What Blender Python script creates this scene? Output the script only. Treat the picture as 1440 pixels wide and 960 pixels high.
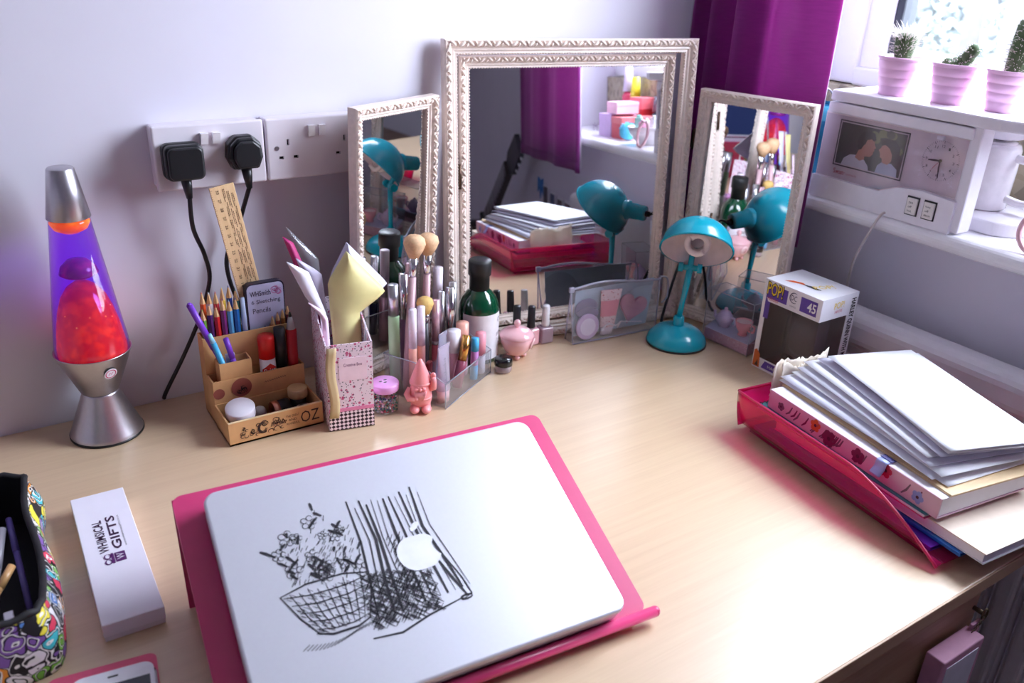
import bpy, bmesh, math, random
from mathutils import Vector, Matrix
random.seed(7)
for o in list(bpy.data.objects): bpy.data.objects.remove(o)
SC = bpy.context.scene
COL = SC.collection
R = math.radians
DZ = 0.75            # the desk top stands 0.75 m above the floor; everything below is measured from the desk top

# ---------------------------------------------------------------- camera
cam_d = bpy.data.cameras.new('camera'); cam = bpy.data.objects.new('camera', cam_d); COL.objects.link(cam)
cam_d.sensor_width = 36.0; cam_d.lens = 1201.93*36/1440
cam_d.clip_start = 0.02; cam_d.clip_end = 200
cam.matrix_world = Matrix.Translation((0.15303, -1.21372, 0.63500)) @ Matrix.Rotation(R(-34.3324), 4, 'Z') @ Matrix.Rotation(R(65.2536), 4, 'X') @ Matrix.Rotation(R(2.5003), 4, 'Z')
cam_d.dof.use_dof = True; cam_d.dof.focus_distance = 1.15; cam_d.dof.aperture_fstop = 5.6
SC.camera = cam
# ---------------------------------------------------------------- world: bright even overcast sky
w = bpy.data.worlds.new('overcast'); SC.world = w; w.use_nodes = True
bg = w.node_tree.nodes['Background']; bg.inputs[0].default_value = (0.86, 0.88, 1.0, 1); bg.inputs[1].default_value = 34.0
# light portal in the window opening (guides sampling only) 
pl = bpy.data.lights.new('window_right_offscreen', 'AREA'); pl.shape = 'RECTANGLE'; pl.size = 1.32; pl.size_y = 1.40
pl.cycles.is_portal = True
po = bpy.data.objects.new('window_right_offscreen', pl); COL.objects.link(po)
po.matrix_world = Matrix.Translation((1.75, -0.76, 0.95)) @ Matrix.Rotation(R(90), 4, 'Y') 
SC.view_settings.view_transform = 'Standard'; SC.view_settings.look = 'None'
SC.view_settings.exposure = -0.15; SC.view_settings.gamma = 1.0; SC.view_settings.use_curve_mapping = False
SC.cycles.use_denoising = True
SC.cycles.max_bounces = 16; SC.cycles.diffuse_bounces = 6; SC.cycles.glossy_bounces = 8; SC.cycles.transmission_bounces = 12
SC.cycles.transparent_max_bounces = 24; SC.cycles.caustics_reflective = False; SC.cycles.caustics_refractive = False

# ---------------------------------------------------------------- materials
def lin(c):
    return tuple(((x/255)/12.92 if x/255 <= 0.04045 else ((x/255+0.055)/1.055)**2.4) for x in c)
MATS = {}
def nodes_of(name):
    m = bpy.data.materials.new(name); m.use_nodes = True
    nt = m.node_tree; nt.nodes.clear()
    out = nt.nodes.new('ShaderNodeOutputMaterial')
    return m, nt, out
def N(nt, t, **k):
    n = nt.nodes.new(t)
    for a, b in k.items():
        if a in n.inputs.keys(): n.inputs[a].default_value = b
        else: setattr(n, a, b)
    return n
def mat(name, c, rough=.5, metal=0., var=.05, scale=60., bump=0., spec=.5, coat=0., emit=0., sheen=0., transl=0., subs=0.):
    if name in MATS: return MATS[name]
    m, nt, out = nodes_of(name); L = nt.links.new
    p = N(nt, 'ShaderNodeBsdfPrincipled'); col = lin(c)
    p.inputs['Roughness'].default_value = rough; p.inputs['Metallic'].default_value = metal
    p.inputs['Specular IOR Level'].default_value = spec; p.inputs['Coat Weight'].default_value = coat
    p.inputs['Sheen Weight'].default_value = sheen
    if subs: p.inputs['Subsurface Weight'].default_value = subs; p.inputs['Subsurface Scale'].default_value = .01
    tc = N(nt, 'ShaderNodeTexCoord'); nz = N(nt, 'ShaderNodeTexNoise'); nz.inputs['Scale'].default_value = scale; nz.inputs['Detail'].default_value = 3
    L(tc.outputs['Object'], nz.inputs['Vector'])
    rp = N(nt, 'ShaderNodeValToRGB'); rp.color_ramp.elements[0].position = .3; rp.color_ramp.elements[1].position = .7
    rp.color_ramp.elements[0].color = tuple(x*(1-var) for x in col)+(1,); rp.color_ramp.elements[1].color = tuple(min(1, x*(1+var)) for x in col)+(1,)
    L(nz.outputs['Fac'], rp.inputs['Fac']); L(rp.outputs['Color'], p.inputs['Base Color'])
    if emit:
        p.inputs['Emission Color'].default_value = col+(1,); p.inputs['Emission Strength'].default_value = emit
    if bump:
        b = N(nt, 'ShaderNodeBump'); b.inputs['Strength'].default_value = bump; b.inputs['Distance'].default_value = .002
        L(nz.outputs['Fac'], b.inputs['Height']); L(b.outputs['Normal'], p.inputs['Normal'])
    if transl:
        t = N(nt, 'ShaderNodeBsdfTranslucent'); L(rp.outputs['Color'], t.inputs['Color'])
        mx = N(nt, 'ShaderNodeMixShader'); mx.inputs['Fac'].default_value = transl
        L(p.outputs[0], mx.inputs[1]); L(t.outputs[0], mx.inputs[2]); L(mx.outputs[0], out.inputs[0])
    else: L(p.outputs[0], out.inputs[0])
    MATS[name] = m; return m
def clear(name, c=(245, 245, 250), body=.06, rough=.03, ior=1.45, bodycol=None):
    """thin clear or tinted plastic / glass: tinted transparency, a fresnel gloss and a little scattering"""
    if name in MATS: return MATS[name]
    m, nt, out = nodes_of(name); L = nt.links.new
    t = N(nt, 'ShaderNodeBsdfTransparent'); t.inputs[0].default_value = lin(c)+(1,)
    d = N(nt, 'ShaderNodeBsdfPrincipled'); d.inputs['Base Color'].default_value = lin(bodycol or c)+(1,); d.inputs['Roughness'].default_value = .4
    nz = N(nt, 'ShaderNodeTexNoise'); nz.inputs['Scale'].default_value = 35
    mr = N(nt, 'ShaderNodeMapRange'); mr.inputs['To Min'].default_value = body*.8; mr.inputs['To Max'].default_value = body*1.2
    L(nz.outputs['Fac'], mr.inputs['Value'])
    g = N(nt, 'ShaderNodeBsdfGlossy'); g.inputs['Roughness'].default_value = rough
    lw = N(nt, 'ShaderNodeLayerWeight'); lw.inputs['Blend'].default_value = .5
    pw = N(nt, 'ShaderNodeMath', operation='POWER'); pw.inputs[1].default_value = 4.; L(lw.outputs['Facing'], pw.inputs[0])
    f0 = ((ior-1)/(ior+1))**2; f = N(nt, 'ShaderNodeMath', operation='MULTIPLY_ADD'); f.inputs[1].default_value = .85; f.inputs[2].default_value = f0; L(pw.outputs[0], f.inputs[0])
    m1 = N(nt, 'ShaderNodeMixShader'); m2 = N(nt, 'ShaderNodeMixShader')
    L(mr.outputs[0], m1.inputs['Fac']); L(t.outputs[0], m1.inputs[1]); L(d.outputs[0], m1.inputs[2])
    L(f.outputs[0], m2.inputs['Fac']); L(m1.outputs[0], m2.inputs[1]); L(g.outputs[0], m2.inputs[2]); L(m2.outputs[0], out.inputs[0])
    MATS[name] = m; return m
def mirror_mat():
    m, nt, out = nodes_of('mirror_silver'); L = nt.links.new
    p = N(nt, 'ShaderNodeBsdfPrincipled'); p.inputs['Metallic'].default_value = 1; p.inputs['Base Color'].default_value = (.86, .87, .88, 1)
    nz = N(nt, 'ShaderNodeTexNoise'); nz.inputs['Scale'].default_value = 25
    mr = N(nt, 'ShaderNodeMapRange'); mr.inputs['From Min'].default_value = .55; mr.inputs['From Max'].default_value = .8; mr.inputs['To Min'].default_value = 0.0; mr.inputs['To Max'].default_value = .03
    L(nz.outputs['Fac'], mr.inputs['Value']); L(mr.outputs[0], p.inputs['Roughness']); L(p.outputs[0], out.inputs[0]); return m
def wood_mat(name, c1, c2, rough, scale=(1.2, 22, 22), coat=0.):
    if name in MATS: return MATS[name]
    m, nt, out = nodes_of(name); L = nt.links.new
    p = N(nt, 'ShaderNodeBsdfPrincipled'); p.inputs['Roughness'].default_value = rough; p.inputs['Coat Weight'].default_value = coat; p.inputs['Coat Roughness'].default_value = .34
    tc = N(nt, 'ShaderNodeTexCoord'); mp = N(nt, 'ShaderNodeMapping'); mp.inputs['Scale'].default_value = scale
    nz = N(nt, 'ShaderNodeTexNoise'); nz.inputs['Scale'].default_value = 3.2; nz.inputs['Detail'].default_value = 9; nz.inputs['Roughness'].default_value = .62; nz.inputs['Distortion'].default_value = .35
    n2 = N(nt, 'ShaderNodeTexNoise'); n2.inputs['Scale'].default_value = 16; n2.inputs['Detail'].default_value = 4
    L(tc.outputs['Object'], mp.inputs['Vector']); L(mp.outputs[0], nz.inputs['Vector']); L(mp.outputs[0], n2.inputs['Vector'])
    ad = N(nt, 'ShaderNodeMath', operation='MULTIPLY_ADD'); L(n2.outputs['Fac'], ad.inputs[0]); ad.inputs[1].default_value = .35; L(nz.outputs['Fac'], ad.inputs[2])
    rp = N(nt, 'ShaderNodeValToRGB'); e = rp.color_ramp.elements; e[0].position = .45; e[1].position = .85
    e[0].color = lin(c1)+(1,); e[1].color = lin(c2)+(1,)
    L(ad.outputs[0], rp.inputs['Fac']); L(rp.outputs[0], p.inputs['Base Color'])
    b = N(nt, 'ShaderNodeBump'); b.inputs['Strength'].default_value = .06; b.inputs['Distance'].default_value = .001; L(ad.outputs[0], b.inputs['Height']); L(b.outputs[0], p.inputs['Normal'])
    L(p.outputs[0], out.inputs[0]); MATS[name] = m; return m
def voro_mat(name, stops, scale, rough=.5, edge=None, edgew=.06, coords='Object', rnd=1.0, warp=.012, rings=0):
    """cells of random colours, with an optional dark outline between the cells"""
    if name in MATS: return MATS[name]
    m, nt, out = nodes_of(name); L = nt.links.new
    p = N(nt, 'ShaderNodeBsdfPrincipled'); p.inputs['Roughness'].default_value = rough
    tc = N(nt, 'ShaderNodeTexCoord'); wv = N(nt, 'ShaderNodeTexNoise'); wv.inputs['Scale'].default_value = scale*.6
    mixv = N(nt, 'ShaderNodeMix', data_type='VECTOR'); mixv.inputs[0].default_value = warp
    L(tc.outputs[coords], wv.inputs['Vector']); L(tc.outputs[coords], mixv.inputs[4]); L(wv.outputs['Color'], mixv.inputs[5])
    v = N(nt, 'ShaderNodeTexVoronoi'); v.inputs['Scale'].default_value = scale; v.inputs['Randomness'].default_value = rnd
    L(mixv.outputs[1], v.inputs['Vector'])
    sp = N(nt, 'ShaderNodeSeparateColor'); L(v.outputs['Color'], sp.inputs[0])
    rp = N(nt, 'ShaderNodeValToRGB'); rp.color_ramp.interpolation = 'CONSTANT'; e = rp.color_ramp.elements
    while len(e) < len(stops): e.new(.5)
    for i, c in enumerate(stops): e[i].position = i/len(stops); e[i].color = lin(c)+(1,)
    L(sp.outputs[0], rp.inputs['Fac']); last = rp.outputs[0]
    if edge is not None:
        v2 = N(nt, 'ShaderNodeTexVoronoi', feature='DISTANCE_TO_EDGE'); v2.inputs['Scale'].default_value = scale; v2.inputs['Randomness'].default_value = rnd; L(mixv.outputs[1], v2.inputs['Vector'])
        lt = N(nt, 'ShaderNodeMath', operation='LESS_THAN'); lt.inputs[1].default_value = edgew; L(v2.outputs['Distance'], lt.inputs[0])
        mx = N(nt, 'ShaderNodeMix', data_type='RGBA'); L(lt.outputs[0], mx.inputs[0]); L(last, mx.inputs[6]); mx.inputs[7].default_value = lin(edge)+(1,); last = mx.outputs[2]
    if rings:
        ms = N(nt, 'ShaderNodeMath', operation='MULTIPLY'); ms.inputs[1].default_value = rings; L(v.outputs['Distance'], ms.inputs[0])
        fr = N(nt, 'ShaderNodeMath', operation='FRACT'); L(ms.outputs[0], fr.inputs[0])
        for lo, hi, c in ((.0, .22, (20, 18, 24)), (.22, .42, (236, 236, 232))):
            l1 = N(nt, 'ShaderNodeMath', operation='COMPARE'); l1.inputs[1].default_value = (lo+hi)/2; l1.inputs[2].default_value = (hi-lo)/2; L(fr.outputs[0], l1.inputs[0])
            gt = N(nt, 'ShaderNodeMath', operation='GREATER_THAN'); gt.inputs[1].default_value = .45; L(sp.outputs[1], gt.inputs[0])
            mm = N(nt, 'ShaderNodeMath', operation='MULTIPLY'); L(l1.outputs[0], mm.inputs[0]); L(gt.outputs[0], mm.inputs[1])
            mx = N(nt, 'ShaderNodeMix', data_type='RGBA'); L(mm.outputs[0], mx.inputs[0]); L(last, mx.inputs[6]); mx.inputs[7].default_value = lin(c)+(1,); last = mx.outputs[2]
    L(last, p.inputs['Base Color']); L(p.outputs[0], out.inputs[0]); MATS[name] = m; return m
def floral_mat(name, ground, f1, f2, scale, rough=.6, size=.3):
    """small scattered flowers printed on a plain ground"""
    if name in MATS: return MATS[name]
    m, nt, out = nodes_of(name); L = nt.links.new
    p = N(nt, 'ShaderNodeBsdfPrincipled'); p.inputs['Roughness'].default_value = rough
    tc = N(nt, 'ShaderNodeTexCoord'); last = None; prev = lin(ground)+(1,)
    for k, (c, sc, th) in enumerate(((f1, scale, size), (f2, scale*1.7, size*.8))):
        v = N(nt, 'ShaderNodeTexVoronoi'); v.inputs['Scale'].default_value = sc
        mp = N(nt, 'ShaderNodeMapping'); mp.inputs['Location'].default_value = (k*3.3, k*1.7, k*.9); L(tc.outputs['Object'], mp.inputs[0]); L(mp.outputs[0], v.inputs['Vector'])
        nz = N(nt, 'ShaderNodeTexNoise'); nz.inputs['Scale'].default_value = sc*3; L(mp.outputs[0], nz.inputs['Vector'])
        ad = N(nt, 'ShaderNodeMath', operation='MULTIPLY_ADD'); L(nz.outputs['Fac'], ad.inputs[0]); ad.inputs[1].default_value = .5; L(v.outputs['Distance'], ad.inputs[2])
        lt = N(nt, 'ShaderNodeMath', operation='LESS_THAN'); lt.inputs[1].default_value = th+.22; L(ad.outputs[0], lt.inputs[0])
        mx = N(nt, 'ShaderNodeMix', data_type='RGBA'); L(lt.outputs[0], mx.inputs[0]); mx.inputs[7].default_value = lin(c)+(1,)
        if last is None: mx.inputs[6].default_value = prev
        else: L(last, mx.inputs[6])
        last = mx.outputs[2]
    L(last, p.inputs['Base Color']); L(p.outputs[0], out.inputs[0]); MATS[name] = m; return m
def checker_mat(name, c1, c2, scale):
    if name in MATS: return MATS[name]
    m, nt, out = nodes_of(name); L = nt.links.new
    p = N(nt, 'ShaderNodeBsdfPrincipled'); p.inputs['Roughness'].default_value = .6
    tc = N(nt, 'ShaderNodeTexCoord'); mp = N(nt, 'ShaderNodeMapping'); mp.inputs['Rotation'].default_value = (0, R(45), 0); mp.inputs['Location'].default_value = (.0013, .0017, .0011)
    ch = N(nt, 'ShaderNodeTexChecker'); ch.inputs['Scale'].default_value = scale; ch.inputs[1].default_value = lin(c1)+(1,); ch.inputs[2].default_value = lin(c2)+(1,)
    L(tc.outputs['Object'], mp.inputs[0]); L(mp.outputs[0], ch.inputs[0]); L(ch.outputs[0], p.inputs['Base Color']); L(p.outputs[0], out.inputs[0]); MATS[name] = m; return m

WHITE = mat('white_paint', (232, 230, 236), .45); WPLAST = mat('white_plastic', (236, 232, 240), .28, var=.02)
PAPER = mat('paper', (240, 240, 246), .8, var=.02); BLACK = mat('black_plastic', (24, 24, 28), .4)
INK = mat('black_ink', (34, 30, 40), .7); SILVER = mat('silver_metal', (205, 205, 212), .28, 1.); CHROME = mat('chrome', (225, 225, 230), .12, 1.)
TEAL = mat('teal_enamel', (8, 168, 192), .22, var=.02, coat=.4); KRAFT = mat('kraft_card', (212, 164, 112), .75, var=.07, scale=40)
GOLD = mat('gold_metal', (214, 160, 88), .22, 1.); ROSE = mat('rose_gold', (214, 150, 130), .3, 1.)
CLEAR = clear('clear_acrylic', (250, 250, 252), .05, bodycol=(250, 250, 255)); PVC = clear('clear_vinyl', (248, 248, 252), .10, .08, 1.45, (250, 250, 255))
GLASS = clear('clear_glass', (244, 248, 250), .02); PINKP = clear('pink_translucent_plastic', (255, 112, 204), .20, .16, 1.45, (236, 16, 128))
CREAM = mat('cream_gilt_paint', (238, 222, 212), .30, var=.06, scale=140, bump=.06); MIRROR = mirror_mat()
MAGENTA = mat('magenta_card', (204, 58, 112), .34, var=.03); BABYPINK = mat('baby_pink', (244, 188, 206), .35, var=.03)
PURPLE_INK = mat('purple_ink', (84, 22, 96), .6); RED = mat('red_plastic', (206, 30, 28), .35); DARKW = mat('dark_grey', (52, 50, 56), .5)

# ---------------------------------------------------------------- mesh helpers
class MB:
    def __init__(s): s.v = []; s.f = []; s.m = []; s.s = []
    def add(s, vs, fs, m=0, smooth=False, T=None):
        b = len(s.v)
        s.v += [tuple(T @ Vector(v)) for v in vs] if T is not None else [tuple(v) for v in vs]
        for f in fs: s.f.append([b+i for i in f]); s.m.append(m); s.s.append(smooth)
        return s
    def box(s, x0, x1, y0, y1, z0, z1, m=0, T=None):
        return s.add([(x, y, z) for z in (z0, z1) for y in (y0, y1) for x in (x0, x1)],
                     [(0, 2, 3, 1), (4, 5, 7, 6), (0, 1, 5, 4), (2, 6, 7, 3), (0, 4, 6, 2), (1, 3, 7, 5)], m, False, T)
    def rbox(s, x0, x1, y0, y1, z0, z1, r=.002, seg=2, m=0, T=None):
        bm = bmesh.new(); bmesh.ops.create_cube(bm, size=1)
        for v in bm.verts: v.co = Vector(((x0+x1)/2+v.co.x*(x1-x0), (y0+y1)/2+v.co.y*(y1-y0), (z0+z1)/2+v.co.z*(z1-z0)))
        bmesh.ops.bevel(bm, geom=bm.edges[:], offset=r, segments=seg, profile=.5, affect='EDGES')
        bm.verts.index_update(); s.add([v.co for v in bm.verts], [[v.index for v in f.verts] for f in bm.faces], m, False, T); bm.free(); return s
    def lathe(s, prof, seg=32, m=0, T=None, smooth=True, sx=1., sy=1.):
        vs = []; fs = []; ring = []
        for r, z in prof:
            if r < 1e-6: ring.append([len(vs)]); vs.append((0, 0, z))
            else:
                ring.append(list(range(len(vs), len(vs)+seg)))
                vs += [(r*math.cos(2*math.pi*i/seg)*sx, r*math.sin(2*math.pi*i/seg)*sy, z) for i in range(seg)]
        for a, b in zip(ring, ring[1:]):
            if len(a) == 1 and len(b) == 1: continue
            for i in range(seg):
                j = (i+1) % seg
                if len(a) == 1: fs.append((a[0], b[j], b[i]))
                elif len(b) == 1: fs.append((a[i], a[j], b[0]))
                else: fs.append((a[i], a[j], b[j], b[i]))
        return s.add(vs, fs, m, smooth, T)
    def tube(s, pts, r, seg=8, m=0, T=None, caps=True, smooth=True):
        P = [Vector(p) for p in pts]; n = len(P); rs = r if isinstance(r, (list, tuple)) else [r]*n
        vs = []; fs = []; up = None
        for i in range(n):
            t = (P[min(i+1, n-1)]-P[max(i-1, 0)]).normalized()
            if up is None:
                up = Vector((0, 0, 1)) if abs(t.z) < .9 else Vector((1, 0, 0))
            a = (up - t*up.dot(t)).normalized(); b = t.cross(a); up = a
            vs += [P[i]+(a*math.cos(2*math.pi*k/seg)+b*math.sin(2*math.pi*k/seg))*rs[i] for k in range(seg)]
        for i in range(n-1):
            for k in range(seg):
                k2 = (k+1) % seg; fs.append((i*seg+k, i*seg+k2, (i+1)*seg+k2, (i+1)*seg+k))
        s.add(vs, fs, m, smooth, T)
        if caps: s.add(vs[:seg], [list(range(seg))[::-1]], m, False, T); s.add(vs[-seg:], [list(range(seg))], m, False, T)
        return s
    def prism(s, poly, z0, z1, m=0, T=None):
        n = len(poly); a = sum(poly[i][0]*poly[(i+1) % n][1]-poly[(i+1) % n][0]*poly[i][1] for i in range(n))
        if a < 0: poly = poly[::-1]
        vs = [(x, y, z0) for x, y in poly]+[(x, y, z1) for x, y in poly]
        return s.add(vs, [list(range(n))[::-1], list(range(n, 2*n))]+[(i, (i+1) % n, n+(i+1) % n, n+i) for i in range(n)], m, False, T)
    def ball(s, c, r, seg=16, rings=10, m=0, T=None, rot=None):
        rx, ry, rz = r if isinstance(r, (tuple, list)) else (r, r, r)
        M = Matrix.Translation(c) @ (rot.to_4x4() if rot is not None else Matrix.Identity(4)) @ Matrix.Diagonal((rx, ry, rz, 1))
        if T is not None: M = T @ M
        return s.lathe([(math.sin(math.pi*i/rings), -math.cos(math.pi*i/rings)) for i in range(rings+1)], seg, m, M)
    def grid(s, fn, nu, nv, m=0, smooth=True, T=None):
        vs = [fn(i/nu, j/nv) for j in range(nv+1) for i in range(nu+1)]
        return s.add(vs, [(j*(nu+1)+i, j*(nu+1)+i+1, (j+1)*(nu+1)+i+1, (j+1)*(nu+1)+i) for j in range(nv) for i in range(nu)], m, smooth, T)
    def build(s, name, mats, parent=None, solid=0., sub=0, off=0.):
        me = bpy.data.meshes.new(name); me.from_pydata(s.v, [], s.f)
        for mm in (mats if isinstance(mats, (list, tuple)) else [mats]): me.materials.append(mm)
        me.polygons.foreach_set('material_index', s.m); me.polygons.foreach_set('use_smooth', s.s); me.update()
        bm = bmesh.new(); bm.from_mesh(me); bmesh.ops.remove_doubles(bm, verts=bm.verts, dist=1e-6); bmesh.ops.recalc_face_normals(bm, faces=bm.faces); bm.to_mesh(me); bm.free()
        o = bpy.data.objects.new(name, me); COL.objects.link(o)
        if parent is not None: o.parent = parent
        if solid: md = o.modifiers.new('thickness', 'SOLIDIFY'); md.thickness = solid; md.offset = off
        if sub: md = o.modifiers.new('smooth', 'SUBSURF'); md.levels = sub; md.render_levels = sub
        return o
def tag(o, label, cat, group=None):
    o['label'] = label; o['category'] = cat
    if group: o['group'] = group
    return o
def thing(name, label, cat, loc=(0, 0, 0), rz=0., group=None, mw=None):
    o = bpy.data.objects.new(name, None); COL.objects.link(o); o.empty_display_size = .02
    if mw is not None: o.matrix_world = mw
    else: o.location = loc; o.rotation_euler = (0, 0, rz)
    return tag(o, label, cat, group)
def struct(o): o['kind'] = 'structure'; return o
def basis(o, x, y, z=None):
    x = Vector(x).normalized(); y = Vector(y); y = (y-x*y.dot(x)).normalized(); z = x.cross(y)
    return Matrix(((x.x, y.x, z.x, o[0]), (x.y, y.y, z.y, o[1]), (x.z, y.z, z.z, o[2]), (0, 0, 0, 1)))
def along(p, d, up=(0, 0, 1)):
    """matrix with local Z along d, at p"""
    z = Vector(d).normalized(); u = Vector(up) if abs(z.dot(Vector(up))) < .95 else Vector((1, 0, 0))
    x = u.cross(z).normalized(); y = z.cross(x)
    return Matrix(((x.x, y.x, z.x, p[0]), (x.y, y.y, z.y, p[1]), (x.z, y.z, z.z, p[2]), (0, 0, 0, 1)))
def text(mb, s, o, ux, uy, w_, h_, m=0, lift=.0003, bold=0., shear=0.):
    """lettering fitted into a w x h box whose lower-left corner is o, running along ux with up = uy"""
    cu = bpy.data.curves.new('lettering', 'FONT'); cu.body = s; cu.size = 1; cu.resolution_u = 2; cu.shear = shear; cu.offset = bold
    t = bpy.data.objects.new('lettering', cu); COL.objects.link(t); bpy.context.view_layer.update()
    me = bpy.data.meshes.new_from_object(t.evaluated_get(bpy.context.evaluated_depsgraph_get()))
    vs = [v.co.copy() for v in me.vertices]; fs = [list(p.vertices) for p in me.polygons]
    bpy.data.objects.remove(t); bpy.data.curves.remove(cu); bpy.data.meshes.remove(me)
    if not vs: return
    x0 = min(v.x for v in vs); x1 = max(v.x for v in vs); y0 = min(v.y for v in vs); y1 = max(v.y for v in vs)
    B = basis(o, ux, uy)
    mb.add([((v.x-x0)/(x1-x0)*w_, (v.y-y0)/(y1-y0)*h_, lift) for v in vs], fs, m, False, B)
def stroke(mb, pts, wd, m=0, T=None, z=.0003):
    """flat tapered ink line in the local XY plane"""
    P = [Vector((p[0], p[1])) for p in pts]; n = len(P); vs = []
    for i in range(n):
        t = (P[min(i+1, n-1)]-P[max(i-1, 0)]); t = t.normalized() if t.length > 1e-9 else Vector((1, 0)); q = Vector((-t.y, t.x))
        k = wd*(.35+.65*math.sin(math.pi*(i+.3)/(n-.4)))/2
        vs += [(*(P[i]+q*k), z), (*(P[i]-q*k), z)]
    mb.add(vs, [(2*i, 2*i+1, 2*i+3, 2*i+2) for i in range(n-1)], m, False, T)
def arc(cx, cy, rx, ry, a0, a1, n=10):
    return [(cx+rx*math.cos(R(a0+(a1-a0)*i/n)), cy+ry*math.sin(R(a0+(a1-a0)*i/n))) for i in range(n+1)]
def rrect(x0, x1, y0, y1, r, n=5):
    return arc(x1-r, y1-r, r, r, 0, 90, n)+arc(x0+r, y1-r, r, r, 90, 180, n)+arc(x0+r, y0+r, r, r, 180, 270, n)+arc(x1-r, y0+r, r, r, 270, 360, n)
def smooth_path(pts, n=8):
    P = [Vector(p) for p in pts]; out = []
    for i in range(len(P)-1):
        p0, p1, p2, p3 = P[max(i-1, 0)], P[i], P[i+1], P[min(i+2, len(P)-1)]
        for k in range(n):
            t = k/n; out.append(.5*((2*p1)+(p2-p0)*t+(2*p0-5*p1+4*p2-p3)*t*t+(3*p1-p0-3*p2+p3)*t**3))
    return out+[P[-1]]
# ================================================================ the room
WALLM = mat('painted_wall', (224, 220, 232), .75, var=.018, scale=9, bump=.12)
def wbox(name, boxes, m):
    b = MB()
    for q in boxes: b.box(*q)
    return struct(b.build(name, m))
FLOOR = -.75; CEIL = 1.65
wbox('floor', [(-1.5, 1.46, -3.5, .1, FLOOR-.1, FLOOR)], wood_mat('floor_boards', (120, 92, 74), (150, 118, 96), .5, (1, 8, 8)))
wbox('ceiling', [(-1.5, 1.8, -3.5, .1, CEIL, CEIL+.1)], mat('ceiling_paint', (238, 236, 240), .8, var=.01))
wbox('wall_back', [(-1.4, 1.46, 0, .12, FLOOR, CEIL)], WALLM)
wbox('wall_left', [(-1.52, -1.4, -3.5, .12, FLOOR, CEIL)], WALLM)
wbox('wall_rear', [(-1.4, 1.46, -3.5, -3.4, FLOOR, CEIL)], WALLM)
WY0, WY1, WZ0, WZ1 = -.07, -1.45, .235, 1.58
wbox('wall_right', [(1.46, 1.78, -3.5, .12, FLOOR, WZ0), (1.46, 1.78, -3.5, .12, WZ1, CEIL), (1.46, 1.78, WY0, .12, WZ0, WZ1), (1.46, 1.78, -3.5, WY1, WZ0, WZ1)], WALLM)
# window sill with a rounded nose
b = MB(); prof = [(1.70, .235), (1.70, .262)]+[(1.418+.0135*math.cos(R(a)), .2485+.0135*math.sin(R(a))) for a in range(90, 271, 18)]
b.prism([(x, z) for x, z in prof], 0, 1.46, T=Matrix(((1, 0, 0, 0), (0, 0, -1, -.03), (0, 1, 0, 0), (0, 0, 0, 1))))
sill = struct(b.build('trim_1', mat('sill_gloss_paint', (240, 238, 242), .22, var=.01)))
# stone upstand between sill and window frame
b = MB(); b.box(1.63, 1.70, WY1, WY0, .262, .418)
struct(b.build('trim_2', voro_mat('stone_ledge', [(150, 140, 122), (168, 156, 132), (132, 122, 108), (176, 164, 142)], 60, .8)))
win = bpy.data.objects.new('window_1', None); COL.objects.link(win); win.location = (1.68, -.76, .42); struct(win)
FR = mat('window_frame_plastic', (238, 236, 242), .3, var=.01)
def winbox(n, q, m, solid=None):
    b = MB(); b.rbox(q[0]-1.68, q[1]-1.68, q[2]+.76, q[3]+.76, q[4]-.42, q[5]-.42, .004); return b.build(n, m, win)
winbox('jamb', (1.655, 1.735, -.145, -.07, .42, 1.56), FR); winbox('jamb', (1.655, 1.735, -1.45, -1.29, .42, 1.56), FR)
winbox('sash_stile', (1.665, 1.725, -.196, -.142, .45, 1.53), FR); winbox('sash_stile', (1.665, 1.725, -1.292, -1.21, .45, 1.53), FR)
winbox('bottom_rail', (1.655, 1.735, -1.292, -.142, .418, .452), FR); winbox('top_rail', (1.655, 1.735, -1.292, -.142, 1.50, 1.56), FR)
winbox('gasket', (1.672, 1.715, -.212, -.194, .45, 1.5), mat('gasket_rubber', (50, 54, 66), .5)); winbox('gasket', (1.672, 1.715, -1.212, -1.194, .45, 1.5), MATS['gasket_rubber'])
winbox('pane', (1.69, 1.694, -1.198, -.208, .452, 1.5), clear('window_glass', (246, 250, 252), .01))
# -------------------------------------------------- garden outside the window
GZ = -1.6
b = MB(); b.grid(lambda u, v: (2.0+u*70, -40+v*80, GZ+.25*math.sin(u*9)*math.sin(v*11)), 30, 30)
lawn = b.build('lawn', mat('lawn_grass', (96, 106, 88), .9, var=.25, scale=1.5)); struct(lawn)
BARK = mat('pale_bark', (92, 88, 92), .9, var=.15, scale=10); HEDGE = mat('hedge_leaves', (112, 118, 120), .9, var=.3, scale=3)
def tree(x, y, h, r0, label):
    t = thing('bare_tree', label, 'tree', (x, y, GZ)); tr = MB(); br = MB()
    rnd = random.Random(int(x*100+y*10))
    tr.tube([(0, 0, 0), (.05*h*.3, .02*h, h*.35), (.02*h, .06*h, h*.7), (.05*h, .03*h, h)], [r0, r0*.8, r0*.5, r0*.12], 8)
    tr.build('trunk', BARK, t)
    for k in range(34):
        z = h*(.22+.7*rnd.random()); a = rnd.random()*6.28; L = (1.05-z/h)*h*.55; e = .35+.5*rnd.random()
        p0 = Vector((.03*h, .04*h, z)); d = Vector((math.cos(a), math.sin(a), e)); p1 = p0+d*L*.5; p2 = p0+d*L+Vector((0, 0, L*.2))
        br.tube([p0, p1, p2], [r0*.22, r0*.13, r0*.04], 5)
        for q in range(4):
            a2 = a+rnd.uniform(-1, 1); p3 = p1+(p2-p1)*rnd.random(); br.tube([p3, p3+Vector((math.cos(a2), math.sin(a2), .6))*L*.4], [r0*.07, r0*.025], 4)
    br.build('branches', BARK, t)
tree(10, 3.9, 7.5, .13, 'bare pale tree with a leaning trunk growing on the lawn outside the window')
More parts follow.
